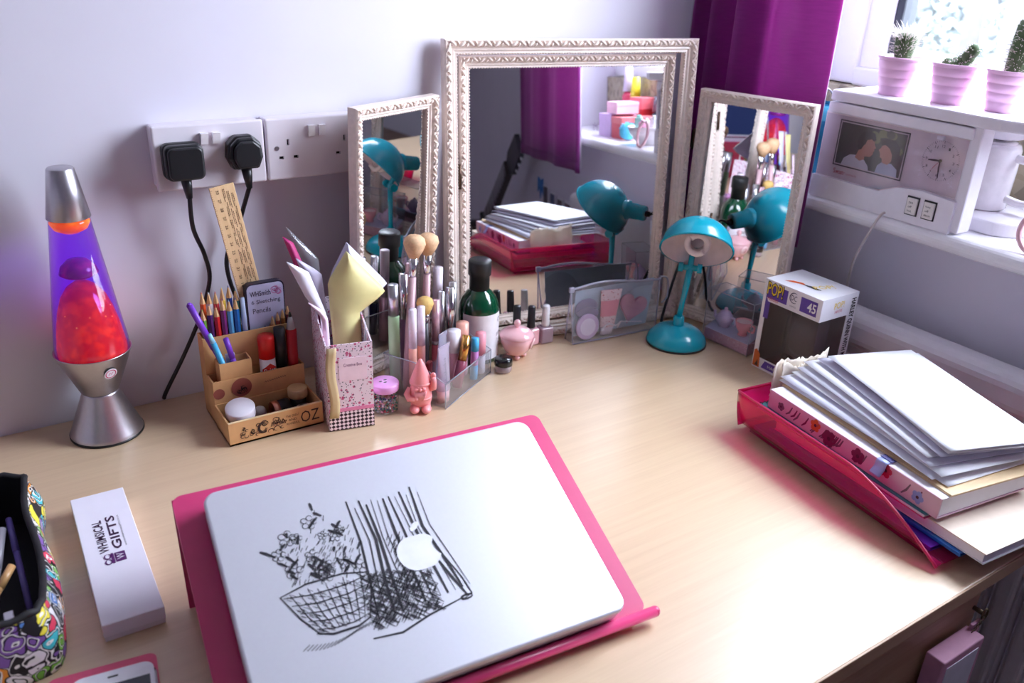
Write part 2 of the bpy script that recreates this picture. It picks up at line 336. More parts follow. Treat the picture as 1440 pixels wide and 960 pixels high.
tree(14, -5.0, 9, .2, 'tall bare tree with a thick trunk standing farther back on the lawn')
tree(19, 9.5, 9, .22, 'wide bare tree growing beside the clipped hedge outside')
b = MB()
rnd = random.Random(4)
for k in range(70):
    c_ = Vector((24+rnd.uniform(-.5, .5), -16+k*.5, GZ+1.0))
    for q in range(260):
        p = c_+Vector((rnd.gauss(0, .5), rnd.gauss(0, .45), rnd.uniform(-1, 2.6))); a, e = Vector((rnd.gauss(0, 1), rnd.gauss(0, 1), rnd.gauss(0, 1))).normalized()*.09, Vector((rnd.gauss(0, 1), rnd.gauss(0, 1), rnd.gauss(0, 1))).normalized()*.07
        b.add([p-a-e, p+a-e, p+a+e, p-a+e], [(0, 1, 2, 3)])
tag(b.build('hedge', HEDGE), 'long pale green hedge closing off the lawn outside', 'hedge')['kind'] = 'stuff'
b = MB(); b.box(27, 33, -9, 9, GZ, GZ+4.2); fb = thing('far_house', 'low pale blue house beyond the hedge outside the window', 'building', (0, 0, 0))
b.build('wall', mat('far_render', (112, 122, 142), .9), fb)
b = MB(); b.prism([(26.6, GZ+4.2), (33.4, GZ+4.2), (30, GZ+6.8)], 0, 18.8, T=Matrix(((1, 0, 0, 0), (0, 0, -1, 9.4), (0, 1, 0, 0), (0, 0, 0, 1)))); b.build('roof', mat('far_roof', (96, 94, 102), .9), fb)
for k in range(4):
    b = MB(); b.box(26.95, 27.02, -7.5+k*4, -5.9+k*4, GZ+1.6, GZ+3); b.build('window', mat('far_glass', (120, 130, 150), .3), fb)

# ================================================================ desk
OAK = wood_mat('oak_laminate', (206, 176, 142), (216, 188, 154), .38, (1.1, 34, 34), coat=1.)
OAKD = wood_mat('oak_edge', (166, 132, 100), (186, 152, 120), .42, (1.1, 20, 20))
desk = thing('desk', 'pale oak desk standing in the corner below the window', 'desk', (.5, -.44, FLOOR))
def dpart(n, q, m, r=.0015, par=None):
    b = MB(); b.rbox(q[0]-.5, q[1]-.5, q[2]+.44, q[3]+.44, q[4]-FLOOR, q[5]-FLOOR, r); return b.build(n, m, par or desk)
dpart('desk_top', (-.40, 1.345, -.8755, -.001, -.020, 0), OAK)
dpart('edge_strip', (-.40, 1.345, -.8775, -.8750, -.020, -.0006), OAKD, .0006)
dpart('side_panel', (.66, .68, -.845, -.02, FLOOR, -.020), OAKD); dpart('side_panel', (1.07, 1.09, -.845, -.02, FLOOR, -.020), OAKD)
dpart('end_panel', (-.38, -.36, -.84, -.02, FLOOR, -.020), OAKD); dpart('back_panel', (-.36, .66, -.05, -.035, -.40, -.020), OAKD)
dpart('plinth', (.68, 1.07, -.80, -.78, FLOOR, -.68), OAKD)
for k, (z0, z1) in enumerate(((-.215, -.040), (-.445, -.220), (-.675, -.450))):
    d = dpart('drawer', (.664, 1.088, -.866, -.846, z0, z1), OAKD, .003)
    b = MB(); b.tube([(.961-.5, -.866+.44, (z0+z1)/2-FLOOR-.0), (.961-.5, -.885+.44, (z0+z1)/2-FLOOR)], [.006, .006], 12); b.ball((.961-.5, -.889+.44, (z0+z1)/2-FLOOR), (.012, .010, .012), 16, 8)
    b.build('knob', SILVER, d)
# little pink box frame hanging from the key in the top drawer
t = thing('hanging_tag', 'small pink boxed frame with white card hanging from the drawer key', 'tag', (1.0, -.868, -.065))
b = MB(); b.tube([(.078, .002, .003), (.078, -.012, .003)], [.003, .003], 8); b.tube([(.078+.006*math.cos(a*.6), -.012, .003+.008*math.sin(a*.6)) for a in range(12)], .0012, 6); b.build('key', mat('old_brass', (120, 104, 84), .35, .9), t)
b = MB()
for k in range(5):
    q = [(.072-k*.004+.003*math.cos(a*.9), -.014, .000-k*.003+.003*math.sin(a*.9)) for a in range(8)]; b.tube(q, .0007, 5)
b.build('chain', MATS['old_brass'], t)
TAGM = mat('tag_pink', (206, 150, 178), .5)
b = MB(); b.rbox(-.021, .062, -.026, -.003, -.11, -.012, .002); b.build('frame', TAGM, t)
b = MB(); b.box(-.012, .053, -.0268, -.025, -.104, -.024); b.build('card', mat('tag_card', (214, 214, 226), .6), t)
b = MB(); b.rbox(.056, .076, -.012, -.008, -.022, -.004, .001); b.build('ribbon', TAGM, t)

# ================================================================ radiator under the window
rad = thing('radiator', 'white fluted panel radiator between desk end and window wall', 'radiator', (1.40, -.72, -.62))
RADM = mat('radiator_enamel', (234, 230, 236), .35, var=.01)
b = MB(); b.rbox(-.030, .030, -.34, .34, .66, .722, .02, 4); b.build('top_rail', RADM, rad)
b = MB(); b.box(-.014, .03, -.335, .335, .02, .69); b.build('panel', RADM, rad)
pk = MB(); pk.rbox(-.024, -.012, -.017, .017, .06, .645, .010, 4)
proto = None
for k in range(14):
    y = -.2925+k*.045
    if proto is None: proto = pk.build('flute', RADM, rad); proto.location = (0, y, 0)
    else:
        c = proto.copy(); COL.objects.link(c); c.parent = rad; c.location = (0, y, 0)
for y in (.31, -.31): b = MB(); b.tube([(.0, y, .03), (.0, y, -.13)], [.008, .008], 10); b.build('pipe', RADM, rad)
for y in (-.2, .16): b = MB(); b.box(.03, .06, y, y+.04, .1, .6); b.build('bracket', RADM, rad)

# ================================================================ curtains
def curtain_mat():
    m, nt, out = nodes_of('purple_velvet'); L = nt.links.new
    tc = N(nt, 'ShaderNodeTexCoord'); mp = N(nt, 'ShaderNodeMapping'); mp.inputs['Scale'].default_value = (6, 6, 60); L(tc.outputs['Object'], mp.inputs[0])
    nz = N(nt, 'ShaderNodeTexNoise'); nz.inputs['Scale'].default_value = 6; nz.inputs['Detail'].default_value = 4; L(mp.outputs[0], nz.inputs['Vector'])
    rp = N(nt, 'ShaderNodeValToRGB'); rp.color_ramp.elements[0].position = .3; rp.color_ramp.elements[1].position = .75
    rp.color_ramp.elements[0].color = lin((112, 36, 114))+(1,); rp.color_ramp.elements[1].color = lin((146, 58, 142))+(1,); L(nz.outputs['Fac'], rp.inputs[0])
    p = N(nt, 'ShaderNodeBsdfPrincipled'); p.inputs['Roughness'].default_value = .42; p.inputs['Sheen Weight'].default_value = .5; p.inputs['Sheen Tint'].default_value = (1, .6, 1, 1); L(rp.outputs[0], p.inputs['Base Color'])
    t = N(nt, 'ShaderNodeBsdfTranslucent'); t.inputs[0].default_value = lin((228, 124, 206))+(1,)
    mx = N(nt, 'ShaderNodeMixShader'); mx.inputs[0].default_value = .42; L(p.outputs[0], mx.inputs[1]); L(t.outputs[0], mx.inputs[2]); L(mx.outputs[0], out.inputs[0]); return m
CURT = curtain_mat()
def curtain(label, pts, z0, z1, amp, folds, ph, creases, wide):
    t = thing('curtain', label, 'curtain', (pts[0][0], pts[0][1], z0)); P = [Vector((p[0]-pts[0][0], p[1]-pts[0][1], 0)) for p in pts]
    path = smooth_path(P, 12); n = len(path)-1
    def fn(u, v):
        i = min(int(u*n), n-1); f = u*n-i; p = path[i].lerp(path[i+1], f); d = (path[i+1]-path[i]).normalized(); q = Vector((d.y, -d.x, 0))
        a = amp*(.75+.25*v)*math.sin(2*math.pi*folds*u**.72+ph+.25*math.sin(3*v))*(1-wide*u)+amp*.10*math.sin(2*math.pi*folds*2.3*u+1.3+v*2.5)
        for (cu, cv, s, k) in creases: a += k*math.exp(-((u-cu)/s)**2-((v-cv+(u-cu)*.25)/.012)**2)
        return p+q*a+Vector((0, 0, v*(z1-z0)))
    b = MB(); b.grid(fn, 90, 70); b.build('cloth', CURT, t, solid=.0015)
    b = MB(); b.grid(lambda u, v: (lambda p, d: p-Vector((d.y, -d.x, 0))*.004)(fn(u, .01+.99*v), (path[min(int(u*n), n-1)+1]-path[min(int(u*n), n-1)]).normalized()), 90, 30); b.build('lining', mat('added_bounce_lining', (206, 198, 210), .8, transl=.5), t)  # pale backing added behind the cloth to throw white light on the window reveal
    b = MB()
    def hem(u, v): p = fn(u, 0); i = min(int(u*n), n-1); d = (path[i+1]-path[i]).normalized(); return p+Vector((d.y, -d.x, 0))*.0012+Vector((0, 0, v*.03))
    b.grid(hem, 90, 2); b.build('hem', CURT, t, solid=.001)
curtain('purple curtain gathered in the room corner behind the folding mirror', [(1.338, -.012), (1.398, -.030), (1.336, -.058), (1.400, -.084), (1.345, -.112), (1.392, -.140), (1.370, -.175), (1.364, -.215), (1.378, -.250), (1.392, -.288)], .17, 1.5, .003, 2.2, .6, [(.72, .29, .2, -.005), (.62, .36, .14, .004), (.85, .22, .12, .004)], .62)
curtain('purple curtain drawn open beside the guitar at the far window end', [(1.378, -.975), (1.375, -1.2), (1.372, -1.4), (1.370, -1.60)], .165, 1.5, .012, 3.0, 0, [(.3, .25, .3, .004)], .5)
t = thing('curtain_pole', 'white curtain pole with round ends above the window', 'curtain pole', (1.392, -.78, 1.525))
b = MB(); b.tube([(0, -.85, 0), (0, .74, 0)], [.012, .012], 12); b.build('rod', WHITE, t)
for y in (-.86, .745): b = MB(); b.ball((0, y, 0), .022); b.build('finial', WHITE, t)
for y in (-.70, .62): b = MB(); b.box(-.006, .068, y, y+.01, -.01, .01); b.build('bracket', WHITE, t)
# ================================================================ folding dressing mirror
def frame_panel(name, par, T, Wd, Hd, fw, th, orn_scale=1., glass=True, back=True, beads=True):
    """a mitred moulded frame; local X right, Y up, Z to the front; front face at z=0"""
    prof = [(0, -th), (0, -.002), (.0015, 0), (fw*.12, .0008), (fw*.2, -.001), (fw*.45, -.0015), (fw*.58, -.0055), (fw*.70, -.0050), (fw*.80, -.0075), (fw*.92, -.0072), (fw, -.0105), (fw, -th)]
    b = MB(); vs = []
    for d, z in prof: vs += [(d, d, z), (Wd-d, d, z), (Wd-d, Hd-d, z), (d, Hd-d, z)]
    n = len(prof); fs = []
    for i in range(n):
        j = (i+1) % n
        for k in range(4): l = (k+1) % 4; fs.append((4*i+k, 4*i+l, 4*j+l, 4*j+k))
    b.add(vs, fs, 0, False, T); fo = b.build(name, CREAM, par)
    # carved leaves: curled leaf, rib and bud repeated along every side
    b = MB(); pitch = .0125*orn_scale; yc = fw*.30
    for side in range(4):
        Ls = Wd if side % 2 == 0 else Hd; cnt = max(2, int((Ls-fw)/pitch)); st = (Ls-fw*.6)/cnt
        S = [Matrix.Identity(4), Matrix.Translation((Wd, 0, 0)) @ Matrix.Rotation(R(90), 4, 'Z'), Matrix.Translation((Wd, Hd, 0)) @ Matrix.Rotation(R(180), 4, 'Z'), Matrix.Translation((0, Hd, 0)) @ Matrix.Rotation(R(270), 4, 'Z')][side]
        for k in range(cnt):
            x = fw*.3+st*(k+.5); sg = 1 if k % 2 else -1
            M1 = T @ S
            b.ball((x, yc+sg*.0008, -.0005), (.0062*orn_scale, .0024*orn_scale, .0034), 8, 5, 0, M1, Matrix.Rotation(R(sg*36), 3, 'Z'))
            b.ball((x+st*.42, yc-sg*.0018, -.0005), (.0040*orn_scale, .0017*orn_scale, .0028), 6, 4, 0, M1, Matrix.Rotation(R(-sg*48), 3, 'Z'))
            b.ball((x+st*.25, yc+sg*.0028, -.0006), (.0021, .0021, .0026), 6, 4, 0, M1)
    b.build('carved_ornament', CREAM, fo)
    if beads:
        b = MB(); q = fw*.955; cnts = [(Wd-2*q, (q, q), (1, 0)), (Hd-2*q, (Wd-q, q), (0, 1)), (Wd-2*q, (q, Hd-q), (1, 0)), (Hd-2*q, (q, q), (0, 1))]
        for Ls, s0, d in cnts:
            c = int(Ls/.0048)
            for k in range(c): b.ball((s0[0]+d[0]*Ls*(k+.5)/c, s0[1]+d[1]*Ls*(k+.5)/c, -.0082), .0015, 5, 3, 0, T)
        b.build('bead_edging', CREAM, fo)
    if glass:
        g = .0; b = MB(); b.box(fw-.002, Wd-fw+.002, fw-.002, Hd-fw+.002, -th+.0015, -th+.0035, 0, T); b.build('mirror_glass', MIRROR, fo)
    if back:
        b = MB(); b.box(.003, Wd-.003, .003, Hd-.003, -th-.003, -th-.0002, 0, T); b.build('back_board', mat('back_board', (150, 120, 98), .7), fo)
    return fo
yaw, lean = R(-9.6), R(3.65)
ax = Vector((math.cos(yaw), math.sin(yaw), 0)); nb = Vector((-math.sin(yaw), math.cos(yaw), 0)); up = nb*math.sin(lean)+Vector((0, 0, math.cos(lean)))
dm = thing('dressing_mirror', 'cream carved three-panel folding mirror standing on the desk', 'mirror', (1.04, -.10, 0))
IM = Matrix.Translation((-1.04, .10, 0)); TC = IM @ basis((.811, -.059, .001), ax, up)
frame_panel('outer_frame', dm, TC, .462, .506, .0235, .018, 1.12, glass=False, back=False)
frame_panel('inner_frame', dm, TC @ Matrix.Translation((.0305, .026, -.0175)), .399, .4545, .0200, .0115, 1.0)
TL = IM @ basis((.6316, -.0925, .001), (math.cos(R(22.3)), math.sin(R(22.3)), 0), (math.sin(R(22.3))*.0314, -math.cos(R(22.3))*.0314, 1))
frame_panel('wing_frame', dm, TL, .1815, .425, .0200, .017, 1.0)
TR = IM @ basis((1.277, -.115, .001), (math.cos(R(-75.5)), math.sin(R(-75.5)), 0), (0, 0, 1))
frame_panel('wing_frame', dm, TR, .212, .424, .0215, .017, 1.0)
HB = mat('aged_hinge', (92, 70, 58), .4, .8)
for z in (.10, .335):
    for (T_, x) in ((TL, .1840), (TR, -.004)):
        b = MB(); b.tube([T_ @ Vector((x, z-.018, -.006)), T_ @ Vector((x, z+.018, -.006))], [.003, .003], 8); b.box(x-.006, x+.006, z-.016, z+.016, -.009, -.007, 0, T_); b.build('hinge', HB, dm)
    b = MB(); b.tube([TC @ Vector((.0275, z-.06, -.012)), TC @ Vector((.0275, z-.02, -.012))], [.0028, .0028], 8); b.build('hinge', HB, dm)

# ================================================================ wall sockets and plugs
SOCK = mat('socket_plastic', (230, 222, 230), .3, var=.01)
HOLES = ((0, .0, .0036, .0085), (-.0105, -.021, .0068, .0042), (.0105, -.021, .0068, .0042))
def socket(x0, label, proud):
    t = thing('wall_socket', label, 'socket', (x0, 0, .3214), 0, 'wall sockets above the desk')
    b = MB(); b.rbox(.002, .145, -.028, -.0005, .002, .084, .003); b.build('back_box', SOCK, t)
    b = MB(); b.rbox(0, .147, -.036, -.0285, 0, .086, .003, 3); plate = b.build('plate', SOCK, t); cut = MB()
    for sx in (.031, .116):
        for dx, dz, w_, h_ in HOLES: cut.box(sx+dx-w_/2, sx+dx+w_/2, -.040, -.0305, .052+dz-h_/2, .052+dz+h_/2)
    co_ = cut.build('cutter', SOCK, t); md = plate.modifiers.new('holes', 'BOOLEAN'); md.object = co_; md.operation = 'DIFFERENCE'; md.solver = 'EXACT'
    bpy.context.view_layer.update(); me = bpy.data.meshes.new_from_object(plate.evaluated_get(bpy.context.evaluated_depsgraph_get())); plate.modifiers.clear(); plate.data = me; bpy.data.objects.remove(co_)
    for x in (.0655, .0815):
        b = MB(); b.prism([(-.0075, .003), (-.0075, -.0020), (.0075, -.0075 if proud else -.004), (.0075, .003)], 0, .0095, T=Matrix(((0, 0, 1, x-.0048), (0, 1, 0, -.0375), (1, 0, 0, .0665), (0, 0, 0, 1)))); b.build('switch', mat('switch_white', (240, 236, 242), .25), t)
    for sx in (.031, .116):
        for dx, dz, w_, h_ in HOLES:
            b = MB(); b.box(sx+dx-w_/2, sx+dx+w_/2, -.0312, -.0300, .052+dz-h_/2, .052+dz+h_/2); b.build('shutter', mat('shutter_plastic', (40, 38, 42), .6), t)
    for sx in (.0145, .1325):
        b = MB(); b.tube([(sx, -.0355, .0445), (sx, -.0366, .0445)], [.0033, .0033], 12); b.box(sx-.0028, sx+.0028, -.0370, -.0364, .0441, .0449); b.build('screw', SILVER, t)
socket(.381, 'white double wall socket with two black plugs in it', True)
socket(.5305, 'white double wall socket with empty pin holes beside the folding mirror', False)
RUB = mat('black_rubber', (22, 22, 26), .38)
def plug(x, z, label, path, shape):
    t = thing('plug', label, 'plug', (x, -.0365, z), 0, 'black plugs in the wall socket')
    b = MB()
    if shape == 0:   # square body, flat rounded face
        T_ = Matrix(((1, 0, 0, 0), (0, 0, -1, 0), (0, 1, 0, 0), (0, 0, 0, 1)))
        for k, (s, d0, d1) in enumerate(((1.0, 0, .012), (.97, .012, .024), (.88, .024, .030))):
            b.prism(rrect(-.0255*s, .0255*s, -.024*s, .024*s, .009*s), d0, d1, T=T_)
    else:
        T_ = Matrix(((1, 0, 0, 0), (0, 0, -1, 0), (0, 1, 0, 0), (0, 0, 0, 1)))
        hexa = [(-.024, -.006), (-.017, -.022), (.017, -.022), (.024, -.006), (.022, .013), (.011, .023), (-.011, .023), (-.022, .013)]
        for k, (s, d0, d1) in enumerate(((1.0, 0, .016), (.93, .016, .024), (.78, .024, .031))): b.prism([(p[0]*s, p[1]*s) for p in hexa], d0, d1, T=T_)
    o = b.build('body', RUB, t); md = o.modifiers.new('soft', 'BEVEL'); md.width = .0025; md.segments = 2
    b = MB(); b.tube([(0, -.014, -.020), (.001, -.014, -.034), (.002, -.014, -.049)], [.0075, .0062, .004], 12); b.build('strain_relief', RUB, t)
    b = MB(); b.tube(smooth_path([(.002, -.014, -.047)]+[(px-x, py+.0365, pz-z) for px, py, pz in path], 8), .0031, 8); b.build('cable', RUB, t)
plug(.4145, .3625, 'square black plug with flat face and hanging cable', [(.4175, -.045, .27), (.432, -.03, .225), (.436, -.025, .185), (.418, -.02, .13), (.39, -.018, .075), (.36, -.012, .02), (.355, -.008, .006)], 0)
plug(.4955, .3675, 'faceted black plug with cable running down beside the wooden ruler', [(.492, -.035, .29), (.482, -.022, .25), (.466, -.018, .215), (.465, -.02, .18), (.478, -.022, .12), (.48, -.02, .04), (.478, -.02, .006)], 1)
# ================================================================ lava lamp
ll = thing('lava_lamp', 'silver lava lamp with purple liquid and glowing red wax', 'lamp', (.268, -.0555, 0))
BR = mat('brushed_aluminium', (196, 192, 198), .34, 1., var=.03, scale=200)
b = MB(); b.lathe([(0, .001), (.0465, .001), (.047, .004), (.0455, .008), (.0235, .0635), (.0235, .0655), (.0, .0655)], 48); b.build('base', BR, ll)
b = MB(); b.lathe([(.0460, .0005), (.0478, .0005), (.0478, .0035), (.0460, .0035)], 48); b.build('rubber_foot', BLACK, ll)
b = MB(); b.lathe([(.0225, .0655), (.0245, .067), (.0482, .1265), (.0486, .1275), (.0470, .1275), (.0462, .124), (.022, .068)], 48); b.build('cup', BR, ll)
b = MB(); b.lathe([(0, .3705), (.0145, .3705), (.0158, .3690), (.0258, .3085), (.0254, .3080), (0, .3080)], 48); b.build('cap', BR, ll)
def liquid_mat():
    m = clear('purple_liquid_glass', (250, 246, 255), .015, .02, 1.4); nt = m.node_tree; L = nt.links.new
    va = N(nt, 'ShaderNodeVolumeAbsorption'); va.inputs['Color'].default_value = (.55, .05, .92, 1); va.inputs['Density'].default_value = 52
    em = N(nt, 'ShaderNodeEmission'); em.inputs['Color'].default_value = (.23, .005, .60, 1); em.inputs['Strength'].default_value = 8
    ad = N(nt, 'ShaderNodeAddShader'); L(va.outputs[0], ad.inputs[0]); L(em.outputs[0], ad.inputs[1])
    L(ad.outputs[0], [n for n in nt.nodes if n.type == 'OUTPUT_MATERIAL'][0].inputs['Volume']); return m
b = MB(); b.lathe([(0, .0745), (.026, .0745), (.0462, .1255), (.0455, .140), (.0236, .3085), (0, .3085)], 48); b.build('glass_bottle', liquid_mat(), ll)
def lava_mat(name, c1, c2, s):
    m, nt, out = nodes_of(name); L = nt.links.new
    p = N(nt, 'ShaderNodeBsdfPrincipled'); p.inputs['Roughness'].default_value = .12
    nz = N(nt, 'ShaderNodeTexNoise'); nz.inputs['Scale'].default_value = 70; tc = N(nt, 'ShaderNodeTexCoord'); L(tc.outputs['Object'], nz.inputs['Vector'])
    rp = N(nt, 'ShaderNodeValToRGB'); rp.color_ramp.elements[0].color = lin(c1)+(1,); rp.color_ramp.elements[1].color = lin(c2)+(1,); rp.color_ramp.elements[0].position = .45; rp.color_ramp.elements[1].position = .72
    L(nz.outputs['Fac'], rp.inputs[0]); L(rp.outputs[0], p.inputs['Base Color']); L(rp.outputs[0], p.inputs['Emission Color']); p.inputs['Emission Strength'].default_value = s
    L(p.outputs[0], out.inputs[0]); return m
LAVA = lava_mat('glowing_wax', (200, 10, 2), (236, 50, 4), .55)
b = MB(); b.lathe([(0, .085), (.028, .085), (.0435, .1245), (.0425, .136), (.0385, .163), (.0335, .185), (.027, .203), (.018, .216), (.008, .223), (0, .2245)], 40); b.build('wax_mound', LAVA, ll)
b = MB(); b.lathe([(0, .231), (.019, .2315), (.0235, .235), (.0205, .244), (.012, .252), (0, .255)], 32); b.build('wax_blob', lava_mat('pink_wax', (130, 6, 110), (190, 18, 120), .20), ll)
b = MB(); b.lathe([(0, .288), (.010, .2885), (.020, .294), (.0238, .302), (.0226, .307), (0, .307)], 32); b.build('wax_cap', lava_mat('orange_wax', (240, 80, 14), (255, 140, 40), .8), ll)
b = MB()
for k in range(26):
    a = random.uniform(-2.6, -.2); z = random.uniform(.135, .195); r_ = .0405-(z-.135)*.13; b.ball((r_*math.cos(a), r_*math.sin(a), z), random.uniform(.0006, .0012), 6, 4)
bb = b.build('bubbles', lava_mat('bubble_glow', (255, 150, 70), (255, 210, 150), .9), ll); bb['kind'] = 'stuff'
# round price sticker on the cup
b = MB(); cdir = Vector((.27, -.9, 0)).normalized(); nrm = (cdir*.93+Vector((0, 0, -.37))).normalized(); TS = along(cdir*.0403+Vector((0, 0, .1045))+nrm*.0006, nrm, (0, 0, 1))
b.lathe([(0, .0005), (.0085, .0005), (.0085, 0)], 24, 0, TS, smooth=False); st = b.build('sticker', WPLAST, ll)
b = MB(); b.lathe([(.0060, .0008), (.0071, .0008)], 24, 0, TS); stroke(b, [(-.003, -.002), (-.001, .0025), (.0005, -.001), (.003, .0025)], .0012, 0, TS, .0009); b.build('print', mat('sticker_red', (196, 40, 96), .6), st)

# ================================================================ kraft desk organizer
og = thing('desk_organizer', 'tiered kraft card desk organizer with printed front tray', 'organizer', (.401, -.181, 0))
def obox(n, x0, x1, y0, y1, z1, th=.0022, front=None, m=KRAFT):
    b = MB(); b.box(x0, x1, y0, y1, .001, .001+th)
    b.box(x0, x0+th, y0, y1, .001, z1); b.box(x1-th, x1, y0, y1, .001, z1); b.box(x0+th, x1-th, y0, y0+th, .001, front or z1); b.box(x0+th, x1-th, y1-th, y1, .001, z1)
    return b.build(n, m, og)
tr = obox('front_tray', 0, .134, 0, .0635, .035); obox('middle_box', .001, .133, .064, .0935, .0685); obox('pen_cubby', .0135, .0585, .0668, .0905, .093, .0016); obox('back_box', .001, .133, .094, .121, .123)
b = MB(); b.box(.0005, .1335, -.0006, .0028, .0352, .0362); b.build('tray_rim', mat('card_edge', (232, 206, 160), .8), og)
INKB = mat('sepia_ink', (46, 28, 26), .7)
b = MB(); TF = basis((0, -.0003, 0), (1, 0, 0), (0, 0, 1))
text(b, 'OZ', (.101, -.0003, .010), (1, 0, 0), (0, 0, 1), .027, .018); text(b, 'THE GREAT', (.080, -.0003, .0235), (1, 0, 0), (0, 0, 1), .019, .0035); text(b, 'AND', (.083, -.0003, .0175), (1, 0, 0), (0, 0, 1), .012, .0035); text(b, 'POWERFUL', (.080, -.0003, .0115), (1, 0, 0), (0, 0, 1), .019, .0035)
for k in range(26):
    x = .018+.058*random.random(); z = .009+.017*random.random(); a = random.uniform(0, 360); r_ = random.uniform(.002, .0045)
    stroke(b, arc(x, z, r_, r_*.8, a, a+260, 9), .0011, 0, TF)
for q in range(3): stroke(b, arc(.046, .018, .0065-q*.0012, .0085-q*.0014, 20, 350, 16), .0012, 0, TF)
for k in range(10): stroke(b, [(.058+k*.0022, .016), (.060+k*.0022, .0225+.002*math.sin(k*2)), (.0625+k*.002, .020)], .0012, 0, TF)
b.build('print', INKB, tr)
b = MB(); TM = basis((0, .0637, 0), (1, 0, 0), (0, 0, 1)); b.lathe([(0, .0003), (.0145, .0003)], 28, 0, TM @ Matrix.Translation((.040, .053, 0)), smooth=False)
b.build('print', mat('rust_print', (150, 78, 66), .7), og); b = MB(); b.lathe([(0, .0003), (.008, .0003)], 20, 0, TM @ Matrix.Translation((.008, .050, 0)), smooth=False); b.build('print', mat('rust_print', (150, 78, 66), .7), og)
b = MB()
for k in range(7): stroke(b, arc(.040+.004*math.cos(k), .049+.003*math.sin(k*2), .003, .0035, k*50, k*50+230, 8), .0014, 0, TM, .0007)
b.build('print', INKB, og); b = MB(); [stroke(b, [(.073+k*.0032, .0525+k*.0003), (.0745+k*.0032, .0545+k*.0003), (.0758+k*.0032, .0522+k*.0003)], .0008, 0, TM, .0006) for k in range(10)]; b.build('print', INKB, og)
X0, Y0 = .401, -.181
# things standing in the organizer ---------------------------------------------------------
def rod(name, label, cat, p0, p1, segs, group=None, seg=10):
    """a pen-like thing from p0 (foot) to p1; segs = [(part, from, to, r0, r1, material)] as fractions of its length"""
    p0 = Vector(p0); d = Vector(p1)-p0; L_ = d.length; t = thing(name, label, cat, group=group, mw=along(p0, d))
    for part, a, c, r0, r1, m in segs:
        b = MB(); pr = [(0, a*L_), (r0, a*L_), (r1, c*L_), (0, c*L_)] if r1 > 1e-5 else [(0, a*L_), (r0, a*L_), (0, c*L_)]
        if r0 > .004 and abs(r0-r1) < 1e-6: e = min(r0*.18, (c-a)*L_*.2); pr = [(0, a*L_), (r0-e, a*L_), (r0, a*L_+e), (r1, c*L_-e), (r1-e, c*L_), (0, c*L_)]
        b.lathe(pr, seg, smooth=seg > 8); b.build(part, m, t)
    return t
WOODT = mat('pencil_wood', (214, 170, 120), .7)
PF, PB = -.0804, -.0677      # two rows of pencils in the back box
PC = [((104, 150, 60), 'green', .4092, .166, PF), ((214, 84, 36), 'orange', .4136, .187, PB), ((74, 34, 92), 'dark purple', .4180, .173, PF), ((230, 226, 232), 'white', .4224, .185, PB),
      ((200, 36, 40), 'bright red', .4268, .168, PF), ((190, 60, 70), 'brick red', .4312, .184, PB), ((120, 40, 110), 'plum', .4356, .177, PF), ((236, 196, 70), 'yellow', .4400, .188, PB),
      ((92, 160, 206), 'sky blue', .4444, .174, PF), ((40, 60, 130), 'navy', .4488, .190, PB), ((30, 104, 180), 'mid blue', .4532, .175, PF), ((60, 110, 90), 'dark teal', .4576, .183, PB)]
for c, nm, x, z, y in PC:
    rod('colouring_pencil', nm+' colouring pencil standing tip up in the kraft organizer', 'pencil', (x, y, .0034), (x+(x-.434)*.05, y-.0002, z),
        [('barrel', 0, .90, .0041, .0041, mat('pencil_'+nm.replace(' ', '_'), c, .35)), ('wood_tip', .90, .98, .0041, .0010, WOODT), ('lead', .98, 1, .0010, 0, mat('lead_'+nm.replace(' ', '_'), c, .5))], 'pencils in the kraft organizer', 6)
for c, nm, x, z in [((226, 128, 40), 'amber', .5045, .137), ((128, 46, 36), 'reddish brown', .5122, .142), ((150, 96, 44), 'tan', .5199, .145), ((96, 40, 40), 'maroon', .5276, .150)]:
    rod('colouring_pencil', nm+' colouring pencil between tin and glue stick in the kraft organizer', 'pencil', (x, -.0807, .0034), (x, -.0807, z),
        [('barrel', 0, .90, .0034, .0034, mat('pencil_'+nm.replace(' ', '_'), c, .35)), ('wood_tip', .90, .98, .0034, .0010, WOODT), ('lead', .98, 1, .0010, 0, mat('lead_'+nm.replace(' ', '_'), c, .5))], 'pencils in the kraft organizer', 6)
VIO = mat('violet_plastic', (122, 62, 196), .3); SKY = mat('sky_plastic', (70, 176, 226), .3)
rod('felt_pen', 'violet felt pen leaning far over the organizer edge', 'pen', (.4525, -.0963, .0045), (.388, -.0963, .184), [('barrel', 0, .60, .0038, .0038, VIO), ('cap', .60, .985, .0046, .0044, VIO), ('cap_end', .985, 1, .0044, .002, VIO)], 'pens in the organizer cubby', 14)
rod('felt_pen', 'sky blue felt pen leaning in the organizer cubby', 'pen', (.4445, -.1084, .0050), (.4075, -.1084, .139), [('barrel', 0, .9, .0039, .0039, SKY), ('cap_end', .9, 1, .0036, .0028, mat('sky_light', (150, 214, 240), .3))], 'pens in the organizer cubby', 14)
rod('felt_pen', 'short violet felt pen beside the sky blue one', 'pen', (.4535, -.1084, .0050), (.4285, -.1084, .128), [('barrel', 0, .75, .0038, .0038, VIO), ('cap', .75, 1, .0040, .0039, VIO)], 'pens in the organizer cubby', 14)
t = thing('eraser', 'small white eraser sticking out of the organizer cubby', 'eraser', (.4335, -.1022, .0034)); b = MB(); b.rbox(-.0065, .0065, -.0016, .0016, .045, .0985, .0007); b.build('block', WPLAST, t); b = MB(); b.rbox(-.0070, .0070, -.0019, .0019, 0, .070, .0006); b.build('sleeve', DARKW, t)
